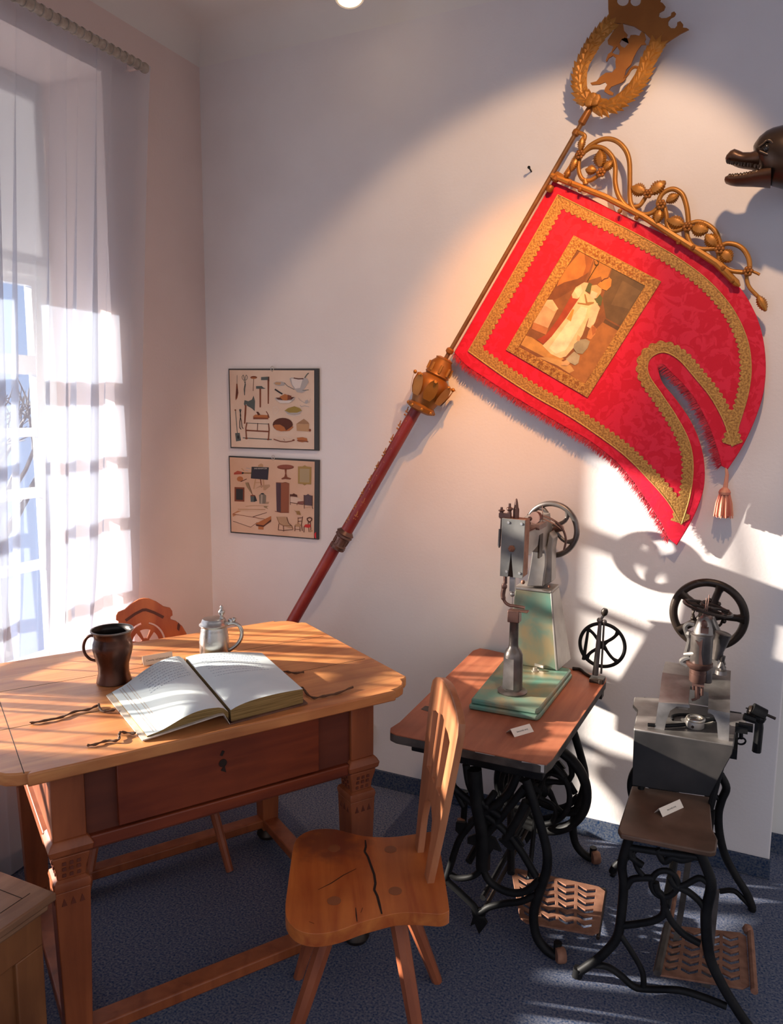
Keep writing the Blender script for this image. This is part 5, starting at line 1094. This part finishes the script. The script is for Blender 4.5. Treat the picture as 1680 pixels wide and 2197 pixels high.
b = MB().tube([q(1084, 1236, YH+.012), q(1084, 1252, YH+.012)], .0065, 8); b.ball(q(1082, 1258, YH+.01), .010, 10, (1, .7, 1.2)); b.tube(spl([q(x, y, YH+.01) for x, y in ((1081, 1262), (1079, 1278), (1084, 1292), (1094, 1299), (1102, 1300), (1126, 1304))], 5), [.008]*8+[.0055]*18, 8)
obj('presser_foot', b, M['copperish'], hd)
b = MB().box(q(1100, 1253, YH+.014), (.018, .014, .048)); b.ball(q(1099.5, 1275, YH+.014), .0085, 10); b.tube([q(1099.5, 1278, YH+.014), q(1099.5, 1300, YH+.014)], .0012, 6); obj('needle_bar', b, M['steel'], hd)
p0 = pz_(1101, 1482, PZ); p0.y = YH+.014; p0 = V((p0.x, YH+.014, PZ)); k = size(1, p0)
b = MB().lathe([(31*k, 0), (32*k, 3*k), (28*k, 6*k), (21*k, 8*k), (21*k, 30*k), (20.5*k, 70*k), (20*k, 84*k), (16*k, 93*k), (11*k, 99*k), (10*k, 105*k), (9.5*k, 158*k), (11*k, 160*k)], p0, n=28)
ps = obj('post', b, M['steel_dark'], sm, smooth=50)
b = MB().hexa([p0+V((x*k, y*k, 12*k)) for x, y in ((-16, -21.5), (8, -21.5), (8, -16), (-16, -16))], [p0+V((x*k, y*k, 78*k)) for x, y in ((-14, -20.8), (7, -20.8), (7, -16), (-14, -16))]); obj('post_facet', b, M['steel'], ps)
b = MB().box(p0+V((0, 0, 168*k)), (25*k, 22*k, 26*k)); b.box(p0+V((12*k, 0, 180*k)), (36*k, 18*k, 3*k)); obj('post_cap', b, M['copperish'], ps, bevel=.003)
wc = q(1183, 1136, 2.79)
wh = wheel(wc, size(62, wc), .0105, 5, V((.10, 1, .0)), M['steel_dark'], sm, .3, .018, .0085, .013, .35, 'balance_wheel')
b = MB().tube([V((wc.x-.01, 2.60, wc.z)), wc+V((0, .02, 0))], .009, 10); b.tube([wc+V((.01, -.01, .0)), wc+V((.045, -.02, .012))], .012, 10); obj('wheel_shaft', b, M['copperish'], wh)
b = MB()
c0 = q(1150, 1110, 2.52); b.lathe([(.020, -.008), (.020, .008)], c0, V((.3, .95, 0)), 16); b.ball(q(1137, 1113, 2.46), .008, 8); b.ball(q(1133, 1123, 2.45), .010, 8); b.ball(q(1133, 1135, 2.45), .008, 8)
b.tube(spl([q(x, y, 2.56) for x, y in ((1140, 1108), (1165, 1107), (1190, 1118), (1207, 1135), (1214, 1158), (1210, 1180))], 6), .004, 7); b.tube(spl([q(x, y, 2.6) for x, y in ((1165, 1113), (1185, 1122), (1203, 1135))], 6), .003, 6); b.tube([q(1164, 1086, 2.54), q(1164, 1120, 2.54)], .0016, 6); b.tube([q(1128, 1142, 2.45), q(1148, 1134, 2.5)], .005, 6)
b.box(q(1150, 1127, 2.55), (.05, .10, .016)); obj('linkage', b, M['copperish'], sm)
b = MB().lathe([(.014, 0), (.014, .003), (.008, .004), (.008, .012)], pz_(1148, 1439, PZ), n=12); b.box(pz_(1158, 1434, PZ)+ZU*.011, (.040, .012, .010), V((.9, -.4, 0)), V((.4, .9, 0))); obj('base_clip', b, M['bright'], sm)
b = MB().ball(q(1122, 1249, 2.63), .008, 8); b.ball(q(1178, 1258, 2.67), .006, 8); obj('bolt', b, M['rust'], sm)

# bobbin winder clamped on the corner of the treadle table
bw = thing('bobbin_winder', pz_(1275, 1462, SZ), 'small bobbin winder with spoked wheel clamped on the table corner beside the green machine', 'winder')
Yw = 2.735
wc = q(1292, 1384, Yw); wheel(wc, size(51, wc), .0065, 4, (0, 1, 0), M['iron'], bw, .12, .012, .0065, .008, .75, 'spoked_wheel')
b = MB().tube([q(1277, 1448, Yw-.03), q(1283, 1390, Yw-.025), q(1288, 1330, Yw-.02)], [.0105, .009, .006], 8); b.tube([q(1290, 1445, Yw-.025), q(1293, 1390, Yw-.02), q(1296, 1335, Yw-.02)], [.004, .004, .004], 6); b.ball(q(1287, 1331, Yw-.02), .011, 10); b.ball(q(1297, 1334, Yw-.02), .009, 10); b.tube([q(1288, 1331, Yw-.02), q(1297, 1318, Yw-.02)], .005, 7)
obj('upright', b, M['steel_dark'], bw)
obj('crank_knob', MB().lathe([(.006, -.012), (.011, -.006), (.012, .006), (.008, .014)], q(1297, 1314, Yw-.02), V((.2, 0, 1)), 14), M['iron_warm'], bw)
b = MB().box(V((q(1282, 1456, Yw-.03).x, Yw-.03, SZ+.009)), (.050, .045, .016)); b.tube(spl([pz_(x, y, SZ+.006) for x, y in ((1228, 1434), (1245, 1436), (1255, 1444), (1268, 1452))], 4), .0065, 6)
b.bb(V((q(1285, 1460, Yw).x+.008, Yw-.055, SZ-.055)), V((q(1285, 1460, Yw).x+.022, Yw-.015, SZ+.015))); obj('clamp', b, M['iron_warm'], bw, bevel=.002)
b = MB().tube([q(1262, 1350, Yw-.01), q(1252, 1415, Yw-.01)], [.005, .007], 7); obj('winding_arm', b, M['iron'], bw)
A, B_ = pz_(1104, 1582, SZ), pz_(1145.5, 1570, SZ)
name_card(A+ZU*.0006, B_+ZU*.0006, 0, 0, .018, .040, 'ševcovský stroj', 'folded name card lying on the wooden treadle table in front of the green machine', .40)

# ------------------------------------------------------------------ second treadle stand with tray
s2 = thing('treadle_stand', (-.14, 2.41, 0), 'black cast iron treadle stand with a leather brown tray shelf at the right', 'sewing stand')
ZPL = .70; YF2, YR2 = 2.12, 2.68
plp = [(1361, 1495), (1412, 1497), (1567, 1528), (1600, 1532), (1602, 1553), (1580, 1560), (1574, 1600), (1360, 1563), (1368, 1523), (1358, 1512)]
obj('bed_plate', MB().prism([pz_(x, y, ZPL)-ZU*.014 for x, y in plp], (0, 0, .014)), M['steel'], s2, bevel=.003)
YBK = 2.365
bpx = [(1360, 1566), (1574, 1602), (1571, 1618), (1549, 1658), (1522, 1709), (1440, 1698), (1356, 1685)]
obj('back_panel', MB().prism([py_(x, y, YBK) for x, y in bpx], (0, .012, 0)), noisy('blackened_board', (.012, .011, .011), (.035, .03, .028), 8, .5), s2, bevel=.002)
TZ = .505
shp = [(1356, 1685), (1522, 1709), (1529, 1778), (1540, 1800), (1536, 1826), (1524, 1828), (1332, 1789), (1326, 1778), (1331, 1762)]
obj('tray_shelf', MB().prism([pz_(x, y, TZ)-ZU*.016 for x, y in shp], (0, 0, .016)), noisy('worn_brown_shelf', (.085, .042, .022), (.17, .09, .055), 7, .5), s2, bevel=.004)
Z7 = lambda x, y: (1200+x/3.344, 1540+y/3.344)
g1 = [([(505, 850), (450, 1050), (462, 1190), (446, 1400), (412, 1580), (300, 1710), (190, 1790), (135, 1830), (112, 1885)], .0135),
      ([(1000, 950), (1045, 1050), (1090, 1200), (1052, 1420), (1075, 1700), (1160, 1900), (1260, 2070), (1340, 2190), (1420, 2300)], .0145),
      ([(480, 1215), (520, 1160), (600, 1148), (680, 1150)], .010), ([(600, 1060), (520, 1000), (505, 940)], .010), ([(520, 960), (560, 1080), (600, 1130)], .008),
      ([(690, 1180), (705, 1240), (745, 1290), (750, 1400), (690, 1450), (580, 1475), (450, 1490)], .0105), ([(745, 1330), (800, 1450), (890, 1550), (1010, 1620)], .010),
      ([(790, 1140), (830, 1200), (920, 1245), (1000, 1310), (1050, 1380)], .010), ([(700, 940), (750, 1030), (810, 1000), (880, 1020), (960, 1000)], .010), ([(820, 1220), (900, 1200), (1000, 1150), (1060, 1180)], .009),
      ([(230, 1770), (340, 1785), (430, 1840), (530, 1925), (620, 1945), (860, 1955), (1050, 2010), (1200, 2070)], .010), ([(425, 1540), (520, 1680), (595, 1820), (605, 1930)], .0085), ([(505, 930), (700, 960), (1000, 1000)], .010)]
ringp = [Z7(755+95*math.cos(a_), 1190+95*math.sin(a_)) for a_ in [2*PI*i/22 for i in range(22)]]
rear2 = [([(1155, 405), (1198, 500), (1165, 590), (1142, 690), (1150, 830), (1190, 990), (1270, 1140), (1345, 1260), (1385, 1365)], .0135), ([(1095, 530), (1130, 570), (1160, 595)], .009), ([(1050, 820), (1120, 850), (1150, 890)], .010), ([(545, 940), (480, 1000), (410, 1060), (378, 1110)], .0135), ([(1150, 1245), (1250, 1240), (1320, 1300), (1365, 1345)], .009), ([(1150, 420), (1100, 520), (1060, 640), (1050, 760)], .012)]
b = iron_paths(YF2, [([Z7(*p) for p in pts], r_) for pts, r_ in g1]); b.tube([py_(x, y, YF2) for x, y in ringp], .0085, 8, True)
a_ = pz_(1237, 2106, 0); b.tube([V((a_.x, YF2, .03)), V((a_.x-.002, YF2, .002))], .015, 8); 
b.tube([py_(*Z7(505, 850), YF2), V((py_(*Z7(505, 850), YF2).x, YF2+.10, .485))], .010, 8); b.tube([py_(*Z7(1000, 950), YF2), V((py_(*Z7(1000, 950), YF2).x, YF2+.10, .485))], .010, 8)
obj('side_frame', b, M['iron'], s2, smooth=60)
b = iron_paths(YR2, [([Z7(*p) for p in pts], r_) for pts, r_ in rear2]); xr, xl = .088, -.345
b.tube([py_(*Z7(1385, 1365), YR2), V((xr+.006, YR2, .004))], .013, 8); b.tube([py_(*Z7(378, 1110), YR2), V((xl-.01, YR2, .004))], .013, 8)
b.tube([V((-.02, YR2, .30)), V((-.14, YR2, .24)), V((-.28, YR2, .32))], .010, 8); b.tube([V((-.27, YR2, .70-.02)), V((-.29, YR2, .45)), V((-.27, YR2, .28))], .012, 8); b.bb((-.29, YR2-.012, .655), (.02, YR2+.012, .685))
obj('side_frame', b, M['iron'], s2, smooth=60)
b = MB()
for x_ in (-.26, .0): b.bb((x_-.014, YBK+.012, .655), (x_+.014, YR2, .684))
b.bb((-.27, YF2+.05, .46), (-.245, YBK+.01, .487)); b.bb((-.06, YF2+.05, .46), (-.035, YBK+.01, .487))
b.tube([V((-.14, YF2, .30)), V((-.14, YR2, .30))], .012, 8); b.tube([V((-.25, YBK+.006, .48)), V((-.25, YBK+.03, .67))], .010, 8); b.tube([V((-.05, YBK+.006, .48)), V((-.02, YBK+.03, .67))], .010, 8)
obj('cross_brace', b, M['iron'], s2)
wc = py_(1436, 1700, 2.58); wheel(wc, size(88, wc), .014, 5, (0, 1, 0), M['iron'], s2, .4, .03, .011, .02, .4, 'flywheel')
b = MB().tube([wc+V((0, .1, 0)), wc+V((0, -.1, 0))], .01, 8); obj('axle', b, M['iron'], s2)
def strap(nm, pts, w_, mt, Ya, Yb):
    m_ = MB(); n_ = len(pts)
    for i in range(n_-1):
        p_, q_ = py_(*pts[i], lerp(Ya, Yb, i/(n_-1))), py_(*pts[i+1], lerp(Ya, Yb, (i+1)/(n_-1))); d_ = (q_-p_).normalized(); s_ = d_.cross(V((0, 1, 0))).normalized()
        m_.prism([p_-s_*w_, p_+s_*w_, q_+s_*w_, q_-s_*w_], (0, .008, 0))
    return obj(nm, m_, mt, s2)
strap('pitman_rod', [(1480, 1825), (1466, 1925), (1447, 2040), (1432, 2095)], .0085, M['sew_edge'], 2.30, 2.26)
strap('pitman_rod', [(1534, 1910), (1524, 2010), (1514, 2120)], .0125, M['steel_dark'], 2.28, 2.24)
pd, A4 = pedal('foot_pedal', [(1424, 1985), (1600, 2004), (1608, 2124), (1400, 2090)], .095, 6, 4, M['rust'], s2)
b = MB().tube([A4[1]+V((.012, .012, .004)), A4[2]+V((.012, -.006, .004))], .010, 8); b.ball(A4[1]+V((.005, .016, .006)), .016, 8); b.tube([V((-.14, YF2+.02, .088)), V((-.14, YR2-.02, .088))], .007, 8); obj('pedal_frame', b, M['rust'], pd)
b = MB().tube([A4[0]+V((.012, 0, .006)), A4[3]+V((.012, 0, .006))], .011, 6); obj('pedal_bar', b, M['sew_edge'], pd)

# ------------------------------------------------------------------ machine with two wheels on that stand
m2 = thing('patching_sewing_machine', pz_(1490, 1540, ZPL), 'grey iron sewing machine with big spoked wheel and small flat wheel, at right', 'sewing machine')
YL = 2.395
b = MB()
for leg_o in ([(1404, 1569), (1413, 1507), (1478, 1512), (1480, 1519), (1452, 1516), (1438, 1525), (1430, 1545), (1425, 1573)], [(1520, 1521), (1566, 1530), (1563, 1600), (1540, 1597), (1538, 1550), (1531, 1535), (1519, 1527)]):
    pl = [py_(x, y, YL) for x, y in leg_o]
    for p, (x, y) in zip(pl, leg_o):
        if y > 1565: p.z = ZPL
    b.prism(pl, (0, .014, 0))
k0, k1 = py_(1413, 1507, YL), py_(1566, 1530, YL); t0_, t1_ = py_(1421, 1443, 2.56), py_(1567, 1463, 2.56); u0, u1 = py_(1427, 1421, 2.66), py_(1568, 1442, 2.66)
t0_.z = t1_.z = (t0_.z+t1_.z)/2; u0.z = u1.z = t0_.z+.002; k0.z = k1.z = (k0.z+k1.z)/2
def bq(s_, t_): return lerp(lerp(k0, k1, s_), lerp(t0_, t1_, s_), t_)
n_ = (k1-k0).cross(t0_-k0).normalized()
for pl in ([(0, 0), (.42, 0), (.43, .66), (.43, 1), (0, 1)], [(.70, 0), (1, 0), (1, 1), (.70, 1)], [(.43, .66), (.70, .66), (.70, 1), (.43, 1)]): b.prism([bq(*p) for p in pl], n_*-.012)
b.prism([t0_, t1_, u1, u0], (0, 0, -.012))
b.prism([u0, u1, V((u1.x, u1.y, ZPL+.001)), V((u0.x, u0.y, ZPL+.001))], (0, .012, 0))
fr = obj('bridge_bracket', b, M['steel'], m2)
YHD = 2.45
def cyl(nm, x, y0, y1, hw, mt, par, Y=YHD, prof=None, n=28):
    a_, c_ = py_(x, y0, Y), py_(x, y1, Y); k_ = size(1, a_); h_ = a_.z-c_.z; c_ = V((a_.x, Y, c_.z))
    pr_ = prof or [(.92, 0), (1, .04), (1, .96), (.92, 1)]
    return obj(nm, MB().lathe([(hw*k_*r_, h_*z_) for r_, z_ in pr_], c_, n=n), mt, par, smooth=50)
cy1 = cyl('head_cylinder', 1507, 1357, 1424, 22.5, M['steel_dark'], m2, prof=[(.95, 0), (1, .03), (1, .90), (1.06, .91), (1.06, .95), (.96, .96), (.9, 1.0)])
cyl('head_dome', 1511, 1322, 1360, 19, M['steel'], cy1, prof=[(1.05, 0), (1.0, .3), (.82, .6), (.62, .85), (.3, 1.0)])
cyl('collar', 1501, 1419, 1434, 27, M['copperish'], m2, prof=[(.75, 0), (1, .45), (1, .9), (.9, 1)])
cy2 = cyl('lower_cylinder', 1498, 1430, 1463, 17, M['copperish'], m2, prof=[(.85, 0), (1, .1), (1, .55), (1.05, .56), (1.05, .62), (1, .63), (1, 1)])
cyl('side_cylinder', 1519, 1428, 1464, 10, M['steel_dark'], m2, Y=YHD+.02)
b = MB().tube([py_(1496, 1463, YHD), py_(1496, 1498, YHD)], .0075, 8); b.tube([py_(1507, 1463, YHD-.005), py_(1506, 1492, YHD-.005)], .0045, 8); b.tube([py_(1488, 1464, YHD), py_(1488, 1480, YHD)], .004, 8); b.box(py_(1498, 1468, YHD-.012), (.034, .010, .012)); b.tube(spl([py_(x, y, YHD) for x, y in ((1506, 1488), (1500, 1494), (1492, 1500), (1484, 1502))], 4), .004, 7)
obj('needle_bar', b, M['copperish'], cy2)
p0 = pz_(1496, 1526, ZPL); k = size(1, p0)
b = MB().lathe([(17*k, 0), (19*k, 2*k), (19*k, 15*k), (17*k, 17*k), (3*k, 17.5*k)], V((p0.x, YHD+.01, ZPL)), n=28); fp = obj('post_anvil', b, M['grey_metal'], m2, smooth=50)
b = MB().tube([V((p0.x, YHD+.01, ZPL+18*k))+V((15*k*math.cos(a_)+2*k, 15*k*math.sin(a_), 0)) for a_ in [2*PI*i/24 for i in range(24)]], 4.2*k, 8, True); obj('presser_ring', b, M['bright'], fp, smooth=80)
obj('oil_hole', MB().lathe([(3*k, 0), (2.5*k, .001)], V((p0.x-2*k, YHD+.01-19*k, ZPL+7*k)), V((0, -1, 0)), 10), M['crack'], fp)
wc = py_(1520, 1319, 2.68); bwz = size(80, wc)
wh = wheel(wc, bwz, .0135, 5, V((.05, 1, .06)), M['iron_warm'], m2, 0, .030, .0135, .012, 1.25, 'balance_wheel')
b = MB()
for j in range(5):
    a_ = 1.25+2*PI*(j+.5)/5
    for s_ in (-.34, .34): b.ball(wc+V((math.cos(a_+s_)*.050, -.004, math.sin(a_+s_)*.050)), .0085, 8)
for j in range(10):
    a_ = 2*PI*j/10; b.tube([wc+V((math.cos(a_)*.048, -.004, math.sin(a_)*.048)), wc+V((math.cos(a_+.63)*.048, -.004, math.sin(a_+.63)*.048))], .0045, 6)
obj('spoke_ornament', b, M['iron_warm'], wh)
b = MB().tube([wc+V((0, .02, 0)), V((wc.x-.005, 2.50, wc.z-.012))], .014, 12); obj('wheel_shaft', b, M['steel_dark'], wh)
dc = py_(1518.5, 1305, 2.50); ax = (V((.20, .03, 1))).normalized()
fw = wheel(dc, size(52.5, dc), .0055, 5, ax, M['iron_warm'], m2, .3, .012, .005, .004, .2, 'flat_wheel')
b = MB().tube([py_(1510, 1350, 2.46), py_(1512, 1318, 2.46), py_(1514, 1300, 2.48)], [.008, .006, .003], 8); b.tube([py_(1516, 1320, 2.46), py_(1522, 1276, 2.47)], .0018, 6); b.tube([py_(1513, 1318, 2.45), py_(1516, 1283, 2.46)], .0018, 6); b.ball(py_(1511, 1340, 2.43), .010, 8, (1, 1, 1.5)); b.box(py_(1512, 1352, 2.42), (.022, .02, .016)); obj('spindle', b, M['copperish'], cy1)
b = MB().tube(spl([py_(x, y, 2.46) for x, y in ((1490, 1340), (1478, 1338), (1470, 1345), (1474, 1360), (1479, 1372), (1474, 1395), (1471, 1405))], 5), .007, 8); b.tube([py_(1469, 1404, 2.45), py_(1490, 1402, 2.43)], .006, 8); b.ball(py_(1478, 1360, 2.46), .012, 8); b.tube(spl([py_(x, y, 2.45) for x, y in ((1480, 1410), (1468, 1414), (1462, 1420), (1475, 1428))], 4), .008, 7)
obj('side_lever', b, M['grey_metal'], cy1)
b = MB().prism([py_(1505, 1402, 2.418), py_(1508, 1372, 2.418), py_(1500, 1378, 2.418), py_(1492, 1374, 2.418), py_(1500, 1388, 2.418), py_(1499, 1428, 2.418), py_(1508, 1428, 2.418)], (0, .006, 0)); obj('front_cam', b, M['copperish'], cy1)
b = MB().lathe([(.010, 0), (.020, .05), (.024, .085), (.026, .088), (.022, .09)], py_(1535, 1415, 2.52), V((.20, 0, 1)), 16); obj('oil_cup', b, M['steel_dark'], m2)
b = MB().prism([py_(x, y, 2.565) for x, y in ((1512, 1450), (1500, 1400), (1500, 1335), (1530, 1325), (1545, 1360), (1540, 1400), (1545, 1430), (1560, 1448))], (0, .05, 0)); obj('rear_column', b, M['steel'], m2, bevel=.006)
b = MB().lathe([(.018, 0), (.016, .012), (.006, .014), (.006, .02), (.014, .022), (.004, .04), (.008, .045), (.010, .058), (.003, .06), (.003, .072)], py_(1547, 1446, 2.52), n=16); b.tube([py_(1551, 1412, 2.52), py_(1556, 1426, 2.52)], .003, 6); obj('thread_tension', b, M['steel_dark'], m2)
b = MB().tube(spl([pz_(x, y, ZPL+.008) for x, y in ((1390, 1555), (1430, 1557), (1480, 1553), (1530, 1543), (1560, 1536))], 5), .006, 7); obj('bed_lever', b, M['iron'], m2)
b = MB().tube([V((p0.x+.005, 2.50, ZPL+.004))+V((.075*math.cos(a_), .05*math.sin(a_), 0)) for a_ in [PI*i/16 for i in range(-2, 19)]], .004, 6); obj('bed_ring', b, M['iron'], m2)
obj('bed_tag', MB().box(pz_(1527, 1546, ZPL+.002), (.030, .010, .003), V((.9, -.4, 0)), V((.4, .9, 0))), M['bright'], m2)
# winder clamped to the stand
w2 = thing('thread_winder', pz_(1600, 1545, ZPL), 'small black iron thread winder clamped at the right end of the grey machine', 'winder')
Y2 = 2.47
b = MB().tube([py_(1628, 1525, Y2), py_(1629, 1560, Y2), py_(1623, 1613, Y2)], [.010, .012, .013], 8); b.box(py_(1626, 1570, Y2), (.020, .02, .10)); b.lathe([(.018, -.02), (.018, .02)], py_(1628, 1527, Y2), V((.9, .1, -.4)), 14); b.ball(py_(1631, 1541, Y2), .017, 8)
obj('arm', b, M['iron'], w2)
b = MB().tube([py_(1600, 1519, Y2), py_(1625, 1525, Y2), py_(1664, 1542, Y2)], [.002, .004, .0045], 7); b.lathe([(.013, -.012), (.016, -.008), (.013, 0), (.016, .008), (.013, .012)], py_(1614, 1526, Y2), V((.9, .1, -.35)), 14); obj('spindle', b, M['iron_warm'], w2)
b = MB().tube([py_(1596, 1537, Y2-.01), py_(1620, 1545, Y2-.005)], .012, 8); b.bb(py_(1578, 1554, Y2)-V((0, .015, 0)), py_(1604, 1572, Y2)+V((0, .015, 0))); b.tube([py_(1590, 1560, Y2), py_(1590, 1585, Y2)], .006, 8); b.tube([py_(1590+7*math.cos(a_)*1.4, 1590+7*math.sin(a_), Y2) for a_ in [2*PI*i/14 for i in range(14)]], .003, 6, True)
b.box(py_(1600, 1560, Y2), (.04, .02, .02)); obj('thumb_clamp', b, M['iron'], w2)
A, B_ = pz_(1422, 1753.5, TZ), pz_(1467, 1733, TZ)
name_card(A+ZU*.0006, B_+ZU*.0006, 0, 0, .020, .030, 'ševcovský stroj', 'folded name card lying on the brown tray shelf of the right hand stand', .40)
